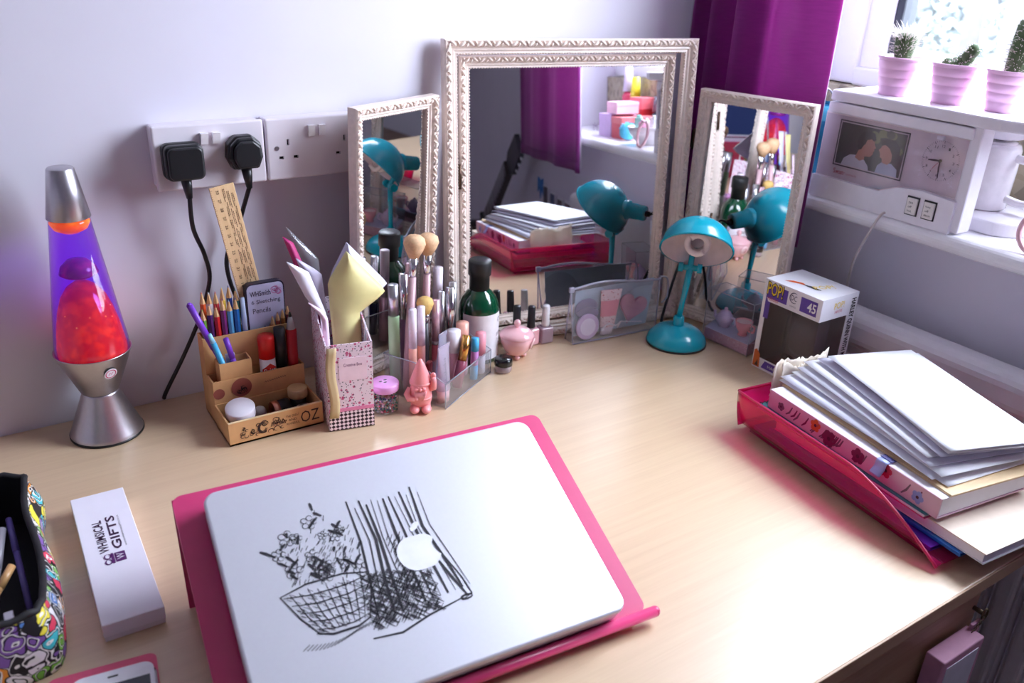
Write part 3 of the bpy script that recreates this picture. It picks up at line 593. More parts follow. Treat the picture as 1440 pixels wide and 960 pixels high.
t = rod('ball_pen', 'clear capped pen standing beside the pencil tin', 'pen', (.4640, -.0795, .0034), (.4645, -.0795, .172), [('barrel', 0, .6, .0042, .0042, mat('frost_lilac', (206, 200, 226), .3)), ('cap', .6, 1, .0046, .0030, mat('frost_blue', (186, 204, 236), .25))], None, 12)
gs = thing('glue_stick', 'white and red glue stick with bright red cap', 'glue stick', (.4855, -.1021, .0034))
b = MB(); b.lathe([(0, 0), (.0114, 0), (.0114, .081), (0, .081)], 24); b.build('tube', WPLAST, gs)
b = MB(); b.lathe([(0, .081), (.0118, .081), (.0118, .112), (.0107, .115), (0, .115)], 24); b.build('cap', RED, gs)
b = MB(); b.grid(lambda u, v: (.0116*math.cos(R(-150+u*120)), .0116*math.sin(R(-150+u*120)), .045+v*.030-.010*abs(u-.5)*2), 12, 2); b.build('label', RED, gs)
b = MB(); text(b, 'Pritt', (-.0085, -.0113, .0595), (1, -.08, .14), (0, 0, 1), .0165, .0075); b.build('lettering', WPLAST, gs)
rod('marker_pen', 'thick black marker pen beside the glue stick', 'pen', (.5060, -.1021, .0034), (.5060, -.1021, .126), [('barrel', 0, .5, .0080, .0080, BLACK), ('cap', .5, 1, .0083, .0080, mat('black_cap', (34, 36, 38), .45))], None, 16)
rod('marker_pen', 'thick red marker pen with grey brush tip beside the file box', 'pen', (.5228, -.1021, .0034), (.5236, -.1021, .147), [('barrel', 0, .82, .0078, .0078, mat('deep_red', (176, 22, 34), .35)), ('shoulder', .82, .95, .0066, .0028, mat('grey_shoulder', (170, 168, 172), .5)), ('tip', .95, 1, .0026, .0014, BLACK)], None, 16)
# wooden ruler
rl = thing('ruler', 'long wooden ruler with printed text standing tall in the organizer', 'ruler', mw=basis((.4905, -.0637, .0040), (math.cos(R(9)), 0, math.sin(R(9))), (-math.sin(R(9)), .002, math.cos(R(9)))))
RULW = wood_mat('ruler_wood', (222, 182, 134), (236, 200, 156), .5, (30, 2, 30))
b = MB(); b.rbox(0, .0335, 0, .327, -.0012, .0012, .0006); b.build('blade', RULW, rl)
b = MB(); Z_ = .0015
for k in range(110):
    y = .327-.004-k*.0028; stroke(b, [(.0004, y), (.0016 if k % 5 else .0030, y)], .0005, 0, None, Z_)
for k in range(24): text(b, str(30-k), (.0075, .322-k*.0125, .0012), (0, -1, 0), (1, 0, 0), .0055, .0038)
for row, x in enumerate((.0165, .0185, .0215, .0235, .0270, .0290)):
    y = .322-(row//2)*.004
    while y > .06:
        w_ = random.choice((.012, .018, .022)); q = y
        while q > y-w_: l_ = random.uniform(.0012, .0026); stroke(b, [(x, q), (x, q-l_)], .0011, 0, None, Z_); q -= l_+.0006
        y -= w_+.007
b.build('print', mat('ruler_ink', (92, 58, 40), .7), rl)
# sketching pencil tin
tn = thing('pencil_tin', 'lilac tin with sketching pencils lettering standing on end', 'tin', mw=basis((.4705, -.0708, .0034), (1, 0, .0), (0, 0, 1)))
b = MB(); b.prism(rrect(0, .0560, 0, .1845, .0085), -.0055, .0055); b.build('tin', mat('tin_edge', (62, 64, 84), .35, .6), tn)
b = MB(); b.prism(rrect(.0018, .0542, .0018, .1827, .0072), .0055, .0061); b.build('lid', mat('tin_lilac', (190, 192, 224), .35), tn)
b = MB(); text(b, 'WHSmith', (.0055, .1655, .0061), (1, 0, 0), (0, 1, 0), .030, .0078, bold=.008); text(b, '6 Sketching', (.0070, .1520, .0061), (1, 0, 0), (0, 1, 0), .0420, .0078); text(b, 'Pencils', (.0080, .1395, .0061), (1, 0, 0), (0, 1, 0), .0260, .0078); b.build('lettering', mat('slate_ink', (56, 52, 84), .6), tn)
b = MB()
for k in range(9): stroke(b, arc(.0445+.003*math.cos(k*2), .1705+.003*math.sin(k*1.7), .004+.0015*math.sin(k), .0035, k*40, k*40+250, 9), .0009, 0, None, .0064)
b.build('scribble', mat('pink_ink', (206, 120, 176), .6), tn)
b = MB()
for k, c in enumerate(range(3)): b.prism([(.012+k*.008, .095), (.019+k*.008, .095), (.019+k*.008, .108+k*.002), (.0155+k*.008, .117+k*.002), (.012+k*.008, .108+k*.002)], .0061, .0063, k)
b.build('print', [mat('p_green', (96, 110, 40), .6), mat('p_blue', (50, 90, 190), .6), mat('p_brown', (150, 90, 50), .6)], tn)
# things lying in the front tray ---------------------------------------------------------
t = thing('cosmetic_jar', 'tilted clear jar with white screw lid in the kraft tray', 'jar', mw=along((.4300, -.1462, .0075), (-.10, -.20, .85)))
b = MB(); b.lathe([(0, 0), (.0165, 0), (.0175, .004), (.0175, .022), (0, .022)], 28); b.build('body', clear('smoky_glass', (150, 120, 132), .3, .05, 1.45, (90, 66, 78)), t)
b = MB(); b.lathe([(0, .022), (.0195, .022), (.0202, .024), (.0202, .036), (.019, .0375), (0, .0375)], 32); b.build('lid', WPLAST, t)
t = thing('lip_balm', 'shiny raspberry pink heart balm case in the kraft tray', 'balm', (.4570, -.1628, .0034), .4)
b = MB(); b.ball((0, 0, .011), (.0155, .0115, .011), 20, 12); b.build('case', mat('raspberry_gloss', (206, 24, 96), .12, coat=.5), t); b = MB(); b.lathe([(.0157, .0105), (.0162, .011), (.0157, .0115)], 24, sy=.74); b.build('seam', mat('raspberry_dark', (140, 10, 60), .3), t)
t = thing('cream_pot', 'black pot with rose gold band lying on its side in the tray', 'pot', mw=along((.4975, -.1450, .0184), (-1, -.06, .0)))
b = MB(); b.lathe([(0, 0), (.0145, 0), (.0145, .016), (0, .016)], 28); b.build('body', BLACK, t); b = MB(); b.lathe([(0, .016), (.0150, .016), (.0150, .0245), (.0125, .0245), (.0125, .0225), (0, .0225)], 28); b.build('lid', ROSE, t)
t = thing('cream_pot', 'clear pot with flat tan lid in the kraft tray corner', 'pot', (.5155, -.1342, .0034))
b = MB(); b.lathe([(0, 0), (.0115, 0), (.0120, .025), (0, .025)], 28); b.build('body', MATS['smoky_glass'], t); b = MB(); b.lathe([(0, .025), (.0137, .025), (.0141, .0265), (.0141, .0375), (.0132, .0385), (.0112, .0378), (0, .0378)], 32); b.build('lid', mat('tan_lid', (214, 178, 130), .5), t)
t = thing('cream_pot', 'black lidded tin with ribbed silver rim leaning in the tray', 'pot', mw=along((.5150, -.1606, .0072), (.0, -.26, .9)) @ Matrix.Scale(.8, 4))
b = MB(); b.lathe([(0, 0), (.0162, 0), (.0168, .002), (.0168, .010), (0, .010)], 28); b.build('body', SILVER, t)
b = MB(); b.lathe([(0, .010), (.0172, .010), (.0178, .0115), (.0172, .013), (.0178, .0145), (.0172, .016), (.0160, .0172), (.0150, .0172)], 32); b.build('ribbed_rim', SILVER, t); b = MB(); b.lathe([(0, .0170), (.0152, .0170), (.0152, .0165)], 28, smooth=False); b.build('lid_face', BLACK, t)
t = thing('lip_balm', 'small round silver balm tin next to the pink heart case', 'balm', mw=along((.4590, -.1310, .0125), (-.1, -.6, .6))); b = MB(); b.lathe([(0, 0), (.0085, 0), (.0090, .001), (.0090, .0085), (.0080, .0095), (0, .0095)], 24); b.build('tin', mat('dull_silver', (168, 158, 156), .4, .8), t); b = MB(); b.lathe([(.0091, .004), (.0095, .0045), (.0091, .005)], 24); b.build('seam', SILVER, t)

# ================================================================ floral magazine file with papers
FL = floral_mat('ditsy_floral', (238, 220, 232), (196, 84, 130), (66, 60, 84), 160, .6, .34)
yawf = R(-12.5); mf = thing('magazine_file', 'floral card magazine file with checked base stuffed with papers', 'file box', (.5330, -.2090, 0), yawf)
fx, fd, fh = .0645, .120, .134
b = MB(); b.box(0, fx, 0, .002, .001, fh); fr_ = b.build('front_panel', FL, mf)
def sidep(x): 
    b = MB(); b.prism([(0, .001), (fd, .001), (fd, .158), (fd*.55, .150), (.002, fh)], x, x+.002, T=Matrix(((0, 0, 1, 0), (1, 0, 0, 0), (0, 1, 0, 0), (0, 0, 0, 1)))); b.build('side_panel', FL, mf)
sidep(0); sidep(fx-.002)
b = MB(); b.box(.002, fx-.002, fd-.002, fd, .001, .158); b.build('back_panel', FL, mf); b = MB(); b.box(.002, fx-.002, .002, fd-.002, .001, .003); b.build('bottom_panel', FL, mf)
b = MB(); b.box(.0005, fx-.0002, -.0006, 0, .001, .030); b.build('checked_band', checker_mat('tiny_check', (244, 226, 234), (52, 22, 44), 240), mf)
b = MB(); b.box(.0005, fx-.0002, -.0008, 0, .030, .0355); b.build('ribbon_band', mat('pink_band', (232, 140, 180), .6), mf)
b = MB(); b.box(.017, .0560, -.0006, 0, .078, .113); lb_ = b.build('label_panel', mat('label_pink', (246, 220, 232), .7), mf)
b = MB(); text(b, 'Creative Box', (.0235, -.0006, .100), (1, 0, 0), (0, 0, 1), .026, .0048); b.build('lettering', mat('mauve_ink', (120, 70, 110), .6), lb_)
b = MB(); b.grid(lambda u, v: (.0005+u*.0135+.002*math.sin(v*7), -.0016-.0015*math.sin(v*5+u), .022+v*.108), 3, 10); b.build('tape_strip', mat('old_tape', (206, 184, 140), .5), mf, solid=.0004)
def sheet(name, label, cat, pts, y0, lean, bow, m, th=.0006, group=None):
    """a paper sheet standing in the file: outline pts in (x, z), bowed; lean = y shift per metre of height, slant via pts"""
    t = thing(name, label, cat, (.5330, -.2090, .004), yawf, group)
    n = 14; b = MB(); zs = [p[1] for p in pts]; z0, z1 = min(zs), max(zs)
    def span(z):
        xs = []
        for (xa, za), (xb, zb) in zip(pts, pts[1:]+pts[:1]):
            if (za-z)*(zb-z) <= 0 and abs(za-zb) > 1e-9: xs.append(xa+(xb-xa)*(z-za)/(zb-za))
        return (min(xs), max(xs)) if xs else (pts[0][0], pts[0][0])
    def fn(u, v):
        z = z0+(z1-z0)*min(max(v, .0005), .9995); a, c = span(z); x = a+(c-a)*u
        return (x, y0+lean*z+bow*math.sin(math.pi*u)*(.25+v)-bow*.6*math.sin(2.4*v), z)
    b.grid(fn, 10, 26); b.build('sheet', m, t, solid=th); return t
YEL = mat('straw_card', (226, 214, 150), .45, var=.03)
sheet('card_envelope', 'straw yellow card envelope standing diagonally in the floral file', 'envelope', [(.020, .010), (.0595, .010), (.0600, .112), (.0605, .150), (.072, .156), (.088, .166), (.101, .177), (.048, .236), (.019, .196), (.019, .10)], .020, .23, -.010, YEL)
sheet('card_envelope', 'pale lilac paper sheet backing the straw yellow envelope', 'paper', [(.030, .010), (.0600, .010), (.0600, .09), (.0605, .118), (.0605, .153), (.072, .158), (.094, .169), (.107, .181), (.052, .243), (.026, .20), (.026, .1)], .036, .23, -.010, mat('lilac_paper', (214, 212, 238), .7))
sheet('paper_sheet', 'white paper curling along the file side beneath the yellow envelope', 'paper', [(.050, .010), (.0605, .010), (.0605, .150), (.057, .125), (.052, .09)], .010, .08, .002, PAPER)
PAPN = [('white folded leaflet sticking up slanted in the floral file', (236, 232, 244)), ('lilac grey leaflet slanted beside the folded one in the file', (206, 198, 222)), ('dark pink edged booklet in the floral file', (178, 40, 110)), ('pale pink leaflet leaning towards the pens', (232, 206, 224)), ('grey clear plastic wallet poking out above the leaflets', (190, 184, 196))]
LP = [[(.0050, .01), (.016, .01), (.013, .153), (-.006, .212), (-.034, .228), (-.012, .175), (.0050, .153)], [(.0060, .01), (.0165, .01), (.0165, .15), (.013, .205), (-.020, .228), (-.004, .178), (.0060, .155)], [(.0050, .01), (.013, .01), (.011, .156), (-.022, .250), (-.034, .255), (-.014, .19), (.0050, .157)],
      [(.0050, .01), (.012, .01), (.013, .15), (.008, .162), (-.012, .176), (.0050, .152)], [(.0060, .01), (.0165, .01), (.0165, .16), (.015, .215), (-.026, .262), (.000, .185), (.0060, .160)]]
for k, (lb, c) in enumerate(PAPN):
    sheet('leaflet' if k != 4 else 'plastic_wallet', lb, 'paper', LP[k], .030+k*.011 if k != 3 else .014, .20, -.004, mat('leaf_%d' % k, c, .6) if k != 4 else PVC, .0008)

# ================================================================ jar of beads, gnome
jr = thing('bead_jar', 'round glass jar of tiny beads with lilac screw lid', 'jar', (.6285, -.1905, 0))
b = MB(); b.lathe([(0, .001), (.016, .001), (.0195, .004), (.0205, .012), (.0205, .026), (.0185, .033), (.0165, .036)], 32); b.build('glass', GLASS, jr)
b = MB(); b.lathe([(0, .036), (.0195, .036), (.0210, .0375), (.0210, .0465), (.0195, .0485), (0, .0490)], 36); jl_ = b.build('lid', mat('lilac_plastic', (222, 160, 216), .3), jr)
b = MB(); TJ = Matrix.Translation((0, 0, .0488))
for cx, cy in ((-.006, .001), (.002, .003), (-.001, -.004)): b.lathe([(0, .0006), (.0028, .0006)], 12, 0, TJ @ Matrix.Translation((cx, cy, 0)), smooth=False, sy=.6)
b.build('print', DARKW, jl_)
b = MB(); cols = [(206, 60, 90), (70, 140, 120), (220, 214, 220), (60, 70, 110), (220, 150, 170), (190, 170, 130)]
bm_ = [mat('bead_%d' % i, c, .25) for i, c in enumerate(cols)]
for k in range(330):
    a = random.uniform(0, 6.28); r_ = .0188*math.sqrt(random.random()); z = .004+.024*random.random()
    if r_ < .0186: b.ball((r_*math.cos(a), r_*math.sin(a), z), (.0019, .0019, .0013), 6, 4, random.randrange(6), None, Matrix.Rotation(random.uniform(0, 3), 3, 'X'))
o = b.build('beads', bm_, jr); o['kind'] = 'stuff'

gn = thing('gnome_figure', 'pink moulded garden gnome lip balm figure with pointed hat', 'figurine', (.6745, -.2155, 0), R(-28))
GP = mat('salmon_pink', (246, 158, 160), .32, var=.03, subs=.15)
GP2 = GP
b = MB()
b.lathe([(0, .010), (.013, .011), (.0165, .018), (.0165, .030), (.0150, .040), (.0125, .048), (0, .052)], 24, sy=.85); b.build('body', GP, gn)
b = MB(); b.lathe([(.0148, .046), (.0155, .049), (.0140, .056), (.0105, .066), (.0062, .077), (.0022, .0845), (0, .0860)], 24, sy=.95); b.lathe([(.0135, .0455), (.0162, .0465), (.0165, .0490), (.0145, .0505)], 24, sy=.95); b.build('hat', GP, gn)
b = MB(); b.ball((0, -.0105, .0440), (.0085, .006, .0060), 14, 8); b.ball((0, -.0172, .0425), (.0028, .0028, .0026), 10, 6)
for s in (-1, 1): b.ball((s*.0055, -.0155, .0425), (.0030, .0024, .0026), 8, 6); b.ball((s*.0038, -.0158, .0462), (.0014, .001, .0014), 8, 5)
b.build('face', GP, gn)
b = MB()
for k in range(11):
    x = -.008+k*.0016; b.tube([(x, -.0150, .0395), (x*.85+.0008*math.sin(k), -.0172, .033), (x*.45, -.0160, .0255-.002*(1-abs(k-5)/5))], [.0017, .0019, .0008], 6)
b.build('beard', GP, gn)
for s in (-1, 1):
    b = MB(); b.ball((s*.0085, -.0070, .0065), (.0078, .0125, .0065), 14, 8); b.lathe([(0, .005), (.0068, .005), (.0070, .017), (0, .018)], 14, 0, Matrix.Translation((s*.0080, -.002, 0))); b.build('boot', GP, gn)
b = MB(); b.tube([(-.0150, -.001, .038), (-.0195, -.006, .030), (-.0165, -.0135, .0265), (-.008, -.0165, .0275)], [.0048, .0056, .0050, .0034], 12); b.ball((-.0065, -.0168, .0278), (.0036, .003, .0030), 10, 6)
b.build('arm', GP, gn)
b = MB(); b.tube([(.0150, -.001, .037), (.0190, -.004, .040), (.0195, -.005, .050), (.0190, -.004, .058)], [.0046, .0050, .0044, .0036], 12); b.ball((.0188, -.004, .0605), (.0042, .0034, .0044), 10, 6); b.build('arm', GP, gn)
b = MB(); b.lathe([(.0158, .0225), (.0172, .0225), (.0172, .0255), (.0158, .0255)], 24, sy=.85); b.build('belt', GP, gn)
# ================================================================ acrylic make-up organizer and what stands in it
AA = Vector((.708, -.232, 0)); ua = R(30); AM = Matrix.Translation(AA) @ Matrix.Rotation(ua, 4, 'Z')
ac = thing('makeup_organizer', 'clear acrylic make-up organizer full of tubes and brushes', 'organizer', AA, ua)
AL, AD = .143, .110
def apanel(n, q): b = MB(); b.rbox(*q, .0006, 1); b.build(n, CLEAR, ac)
apanel('front_panel', (0, AL, 0, .0025, .0025, .042)); apanel('back_panel', (0, AL, AD-.0025, AD, .0025, .066)); apanel('base_panel', (0, AL, 0, AD, 0, .0025))
for x in (0, AL-.0025):
    b = MB(); b.prism([(.0025, .0025), (AD-.0025, .0025), (AD-.0025, .066), (AD*.45, .064), (.0025, .042)], x, x+.0025, T=Matrix(((0, 0, 1, 0), (1, 0, 0, 0), (0, 1, 0, 0), (0, 0, 0, 1)))); b.build('side_panel', CLEAR, ac)
apanel('divider', (.0025, AL-.0025, AD*.42, AD*.42+.002, .0025, .050))
E_ = clear('acrylic_edge', (226, 232, 240), .35, .05, 1.45, (214, 216, 228))
def edge(p, q): b = MB(); b.tube([p, q], [.0009, .0009], 6); b.build('polished_edge', E_, ac)
edge((0, 0, .042), (AL, 0, .042)); edge((0, AD, .066), (AL, AD, .066)); edge((0, 0, 0), (0, 0, .042)); edge((0, 0, .042), (0, AD*.45, .064)); edge((0, AD*.45, .064), (0, AD, .066)); edge((AL, 0, .042), (AL, AD*.45, .064)); edge((AL, 0, 0), (AL, 0, .042)); edge((0, 0, .001), (AL, 0, .001))
PEACH = mat('peach_gloss', (244, 178, 160), .2); PEARL = mat('pearl_cap', (236, 222, 234), .25); MAUVE = mat('mauve_gloss', (150, 76, 96), .18); LPINK = mat('lip_pink', (214, 110, 124), .2)
PALEP = mat('pale_pink_metal', (228, 188, 200), .25, .5); GREENT = mat('mint_tube', (170, 206, 160), .35); DPURP = mat('deep_purple_gloss', (72, 22, 104), .15); NAVY = mat('navy_gloss', (26, 24, 66), .15)
def cos(label, name, cat, p0, p1, segs, seg=20): return rod(name, label, cat, p0, p1, segs, 'make-up in the acrylic organizer', seg)
def foot(x, y): 
    return (x, y, .0032)
# brushes
def brush(label, p0, p1, hr, hl, hcol, hm, fl=.028, wide=1.):
    p0 = Vector(p0); d = Vector(p1)-p0; L_ = d.length; t = thing('makeup_brush', label, 'brush', group='brushes in the acrylic organizer', mw=along(p0, d)); hs = L_-hl
    b = MB(); b.lathe([(0, 0), (.0030, 0), (.0054, .012), (.0064, hs*.5), (.0056, hs-fl), (0, hs-fl)], 16); b.build('handle', hm, t)
    b = MB(); b.lathe([(0, hs-fl), (.0052, hs-fl), (.0050, hs-fl*.8), (.0056, hs-fl*.75), (.0075, hs+.003), (0, hs+.003)], 20); b.build('ferrule', CHROME, t)
    rnd = random.Random(int(hr*1e5)); b = MB()
    b.lathe([(0, hs), (.0068, hs), (hr*.80, hs+hl*.35), (hr, hs+hl*.62), (hr*.88, hs+hl*.85), (hr*.5, hs+hl*.98), (0, hs+hl)], 24, sy=wide)
    hb = b.build('bristles', hcol, t); b = MB()
    for k in range(240):
        a = rnd.random()*6.28; q = math.sqrt(rnd.random()); e = q*1.02
        z1 = hs+hl*(1.03-.42*e**2.2); b.tube([(.0066*q*math.cos(a), .0066*q*math.sin(a)*wide, hs), (hr*.86*e*math.cos(a), hr*.86*e*math.sin(a)*wide, hs+hl*.5), (hr*1.0*e*math.cos(a), hr*e*math.sin(a)*wide, z1)], [.0004, .0004, .00015], 3, caps=False)
    hh = b.build('hairs', hcol, hb); hh['kind'] = 'stuff'
HAIR = mat('beige_hair', (226, 184, 144), .7, var=.1, scale=300); HAIRY = mat('straw_hair', (222, 186, 112), .7, var=.1, scale=300); PHAND = mat('dusky_pink_handle', (202, 164, 170), .35)
brush('large beige powder brush leaning over with its dusky pink handle', (0.6811, -0.1534, 0.0035), (0.7086, -0.1358, 0.2460), .0168, .036, HAIR, PHAND)
brush('large beige powder brush standing bolt upright beside the peach glosses', (0.7313, -0.1193, 0.0035), (0.7373, -0.1227, 0.2400), .0170, .034, HAIR, PHAND, .03)
brush('small straw coloured brush between the glosses', (0.7202, -0.1441, 0.0035), (0.7202, -0.1441, 0.1480), .0135, .028, HAIRY, mat('dark_handle', (40, 34, 40), .4), .014)
# tubes: label, foot, top, segments
cos('peach lip gloss with frosted cap, first of a pair', 'lip_gloss', 'lip gloss', (0.6873, -0.1664, 0.0032), (0.6876, -0.1662, 0.1430), [('bottle', 0, .55, .0063, .0063, PEACH), ('cap', .55, 1, .0064, .0060, PEARL)])
cos('peach lip gloss with frosted cap beside the straw brush', 'lip_gloss', 'lip gloss', (0.7042, -0.1620, 0.0032), (0.7042, -0.1620, 0.1420), [('bottle', 0, .55, .0063, .0063, PEACH), ('cap', .55, 1, .0064, .0060, PEARL)])
cos('dark pink lip gloss with rose gold cap', 'lip_gloss', 'lip gloss', (0.7390, -0.1421, 0.0032), (0.7439, -0.1362, 0.1360), [('bottle', 0, .45, .0062, .0062, LPINK), ('collar', .45, .50, .0058, .0058, SILVER), ('cap', .50, 1, .0063, .0060, PALEP)])
cos('slim coral lip gloss with silver cap', 'lip_gloss', 'lip gloss', (0.7533, -0.1305, 0.0032), (0.7594, -0.1261, 0.1440), [('bottle', 0, .42, .0052, .0052, mat('coral_gloss', (222, 92, 100), .2)), ('cap', .42, 1, .0053, .0050, SILVER)])
cos('deep purple lip gloss with shiny silver cap', 'lip_gloss', 'lip gloss', (0.7692, -0.1306, 0.0032), (0.7749, -0.1270, 0.1480), [('bottle', 0, .45, .0076, .0076, DPURP), ('cap', .45, 1, .0077, .0074, CHROME)])
cos('navy lip gloss with silver cap beside the green bottle', 'lip_gloss', 'lip gloss', (0.7877, -0.1081, 0.0032), (0.7895, -0.1087, 0.1480), [('bottle', 0, .42, .0070, .0070, NAVY), ('cap', .42, 1, .0066, .0064, SILVER)])
cos('tall pearl pink mascara tube next to the navy gloss', 'mascara', 'mascara', (0.7734, -0.0834, 0.0032), (0.7749, -0.0860, 0.1680), [('tube', 0, .5, .0082, .0082, PALEP), ('cap', .5, 1, .0082, .0078, PEARL)])
cos('mint green tube with silver cap beside the file box', 'mascara', 'mascara', (0.6696, -0.1404, 0.0032), (0.6690, -0.1404, 0.1760), [('tube', 0, .72, .0085, .0085, GREENT), ('cap', .72, 1, .0080, .0078, SILVER)])
cos('slim silver mascara with lilac band next to the mint green tube', 'mascara', 'mascara', (0.6955, -0.1243, 0.0032), (0.6939, -0.1246, 0.1840), [('tube', 0, .6, .0068, .0068, mat('plum_tube', (120, 84, 112), .3)), ('cap', .6, 1, .0070, .0068, CHROME)])
cos('dark red tube with pale pink cap near the leaning powder brush', 'mascara', 'mascara', (0.7107, -0.1167, 0.0032), (0.7103, -0.1169, 0.1960), [('tube', 0, .62, .0082, .0082, mat('dark_red_tube', (110, 50, 60), .3)), ('cap', .62, 1, .0084, .0080, PALEP)])
cos('peach blusher stick with peach cap', 'blusher_stick', 'make-up', (0.7847, -0.1479, 0.0030), (0.7847, -0.1479, 0.0940), [('tube', 0, .6, .0098, .0098, BABYPINK), ('cap', .6, 1, .0104, .0102, PEACH)])
cos('white capped cream pot tube in the acrylic organizer', 'cream_tube', 'make-up', (0.7621, -0.1598, 0.0032), (0.7621, -0.1598, 0.0900), [('tube', 0, .6, .0100, .0100, mat('rosy_tube', (226, 170, 182), .3)), ('cap', .6, 1, .0112, .0109, WPLAST)])
cos('mauve lip gloss with shiny gold cap, leaning', 'lip_gloss', 'lip gloss', (0.7516, -0.1895, 0.0062), (0.7794, -0.1717, 0.0830), [('bottle', 0, .52, .0078, .0078, MAUVE), ('cap', .52, 1, .0074, .0070, GOLD)])
cos('slim sky blue and lilac lip balm stick', 'lip_balm', 'balm', (0.7929, -0.1720, 0.0032), (0.7955, -0.1705, 0.0740), [('tube', 0, .35, .0062, .0062, SKY), ('band', .35, .7, .0062, .0062, mat('orchid', (206, 140, 206), .3)), ('cap', .7, 1, .0064, .0062, SKY)])
cos('pink and white lip balm tube at the organizer end', 'lip_balm', 'balm', (0.8139, -0.1564, 0.0030), (0.8143, -0.1562, 0.0740), [('tube', 0, .48, .0085, .0085, WPLAST), ('cap', .48, 1, .0088, .0084, mat('candy_pink', (238, 158, 172), .3))])
cos('short black eyeliner tube beside the blue and lilac balm', 'eyeliner', 'make-up', (0.7987, -0.1551, 0.0030), (0.7987, -0.1551, 0.0660), [('tube', 0, .7, .0050, .0050, BLACK), ('cap', .7, 1, .0052, .0050, DARKW)])
# flat squeeze tubes
def squeeze(label, p0, ang, w_, h_, m, capm, tilt=(0, 0), capdown=True):
    t = thing('squeeze_tube', label, 'make-up', group='make-up in the acrylic organizer', mw=Matrix.Translation(p0) @ Matrix.Rotation(ang, 4, 'Z') @ Matrix.Rotation(tilt[0], 4, 'Y') @ Matrix.Rotation(tilt[1], 4, 'X'))
    b = MB()
    def fn(u, v): a = 2*math.pi*u; th_ = .0095*(1-v)**.8+.0006; return (w_*(.42+.08*v)*math.cos(a), th_*math.sin(a), .020+v*(h_-.020))
    b.grid(fn, 24, 10); b.build('tube', m, t); b = MB(); b.lathe([(0, 0), (w_*.36, 0), (w_*.38, .018), (0, .0205)], 24, sy=.75); b.build('cap', capm, t)
    b = MB(); b.box(-w_*.5, w_*.5, -.0009, .0009, h_-.004, h_+.002); b.build('crimp', m, t)
    return t
FROST = clear('frosted_tube', (226, 216, 232), .42, .15, 1.4, (226, 218, 236)); 
s1 = squeeze('frosted squeeze tube with grey lettering beside the pink gnome', (0.7165, -0.2098, 0.0032), R(28), .030, .090, FROST, mat('blush_cap', (240, 196, 196), .3))
s2 = squeeze('frosted squeeze tube with silver script beside the gold cap', (0.7261, -0.1834, 0.0032), R(34), .026, .096, clear('frosted_tube_b', (214, 216, 232), .35, .15, 1.4, (214, 214, 236)), BABYPINK, (R(4), 0))
b = MB()
for s_, x_ in ((s1, -.003), (s2, .002)):
    b = MB(); TT = basis((x_, -.0085, .030), (0, .08, 1), (-1, 0, 0))
    for k in range(11): stroke(b, [(k*.0042, 0), (k*.0042+.0012, .0035+.002*(k % 3)), (k*.0042+.0024, .0002), (k*.0042+.0032, .003)], .0009, 0, TT, .0006)
    b.build('print', DARKW, s_)
t = thing('compact_case', 'narrow dark red compact standing by the frosted tubes', 'make-up', mw=Matrix.Translation((0.7010, -0.1930, 0.0030)) @ Matrix.Rotation(R(40), 4, 'Z')); b = MB(); b.rbox(-.006, .006, -.004, .004, 0, .062, .002); b.build('case', mat('oxblood', (112, 16, 28), .3), t); b = MB(); b.box(-.0062, .0062, -.0042, .0042, .036, .0372); b.build('seam', BLACK, t)

# ================================================================ green bottle, pot, pink jar, nail polish
BX, BY = .8430, -.1020
gb = thing('shampoo_bottle', 'dark green plastic bottle with black cap and white label', 'bottle', (BX, BY, 0))
GREEN = mat('bottle_green', (4, 66, 40), .1, var=.05, coat=.6)
b = MB(); b.lathe([(0, .001), (.031, .001), (.0335, .004), (.0335, .088), (.0325, .100), (.028, .112), (.021, .121), (.0155, .126), (.0150, .130), (0, .130)], 40); b.build('body', GREEN, gb)
b = MB(); b.lathe([(0, .126), (.0165, .126), (.0165, .150), (.0190, .151), (.0190, .173), (.0175, .1755), (0, .1755)], 36); b.build('cap', mat('soft_black', (28, 28, 30), .5), gb)
b = MB(); b.lathe([(0, .1758), (.011, .1758), (.0125, .1752)], 28); b.build('cap_dimple', BLACK, gb)
b = MB(); b.grid(lambda u, v: (.0339*math.cos(R(-170+u*175)), .0339*math.sin(R(-170+u*175)), .010+v*.080), 30, 1); lb_ = b.build('label', mat('bottle_label', (236, 234, 240), .4), gb)
def on_cyl(mb, s, ang, z, wdt, h, r):
    c = R(ang); text(mb, s, (r*math.cos(c)-math.sin(c)*-wdt/2*1, r*math.sin(c)+math.cos(c)*-wdt/2, z), (-math.sin(c), math.cos(c), 0), (0, 0, 1), wdt, h)
b = MB(); on_cyl(b, 'BATH', -50, .0495, .017, .0065, .0343); b.build('lettering', INK, lb_)
b = MB(); c_ = R(-52); TB = basis((.0342*math.cos(c_), .0342*math.sin(c_), .078), (-math.sin(c_), math.cos(c_), 0), (0, 0, 1)); 
for q in range(2): stroke(b, arc(0, 0, .0042-q*.0018, .0042-q*.0018, 0, 350, 14), .0008, 0, TB)
for k in range(6): stroke(b, [(-.008, -.034-k*.0028), (.006-.002*(k % 2), -.034-k*.0028)], .0008, 0, TB)
b.build('print', DARKW, lb_)
t = thing('cosmetic_pot', 'little clear pot with glossy black lid beside the pink jar', 'pot', (.8530, -.1665, 0))
b = MB(); b.lathe([(0, .001), (.0125, .001), (.0140, .003), (.0140, .013), (0, .013)], 28); b.build('body', clear('pot_clear', (232, 224, 228), .35, .04, 1.45, (226, 208, 212)), t)
b = MB(); b.lathe([(0, .013), (.0150, .013), (.0150, .0225), (.0138, .0242), (0, .0242)], 32); b.build('lid', mat('gloss_black', (18, 18, 20), .12), t)
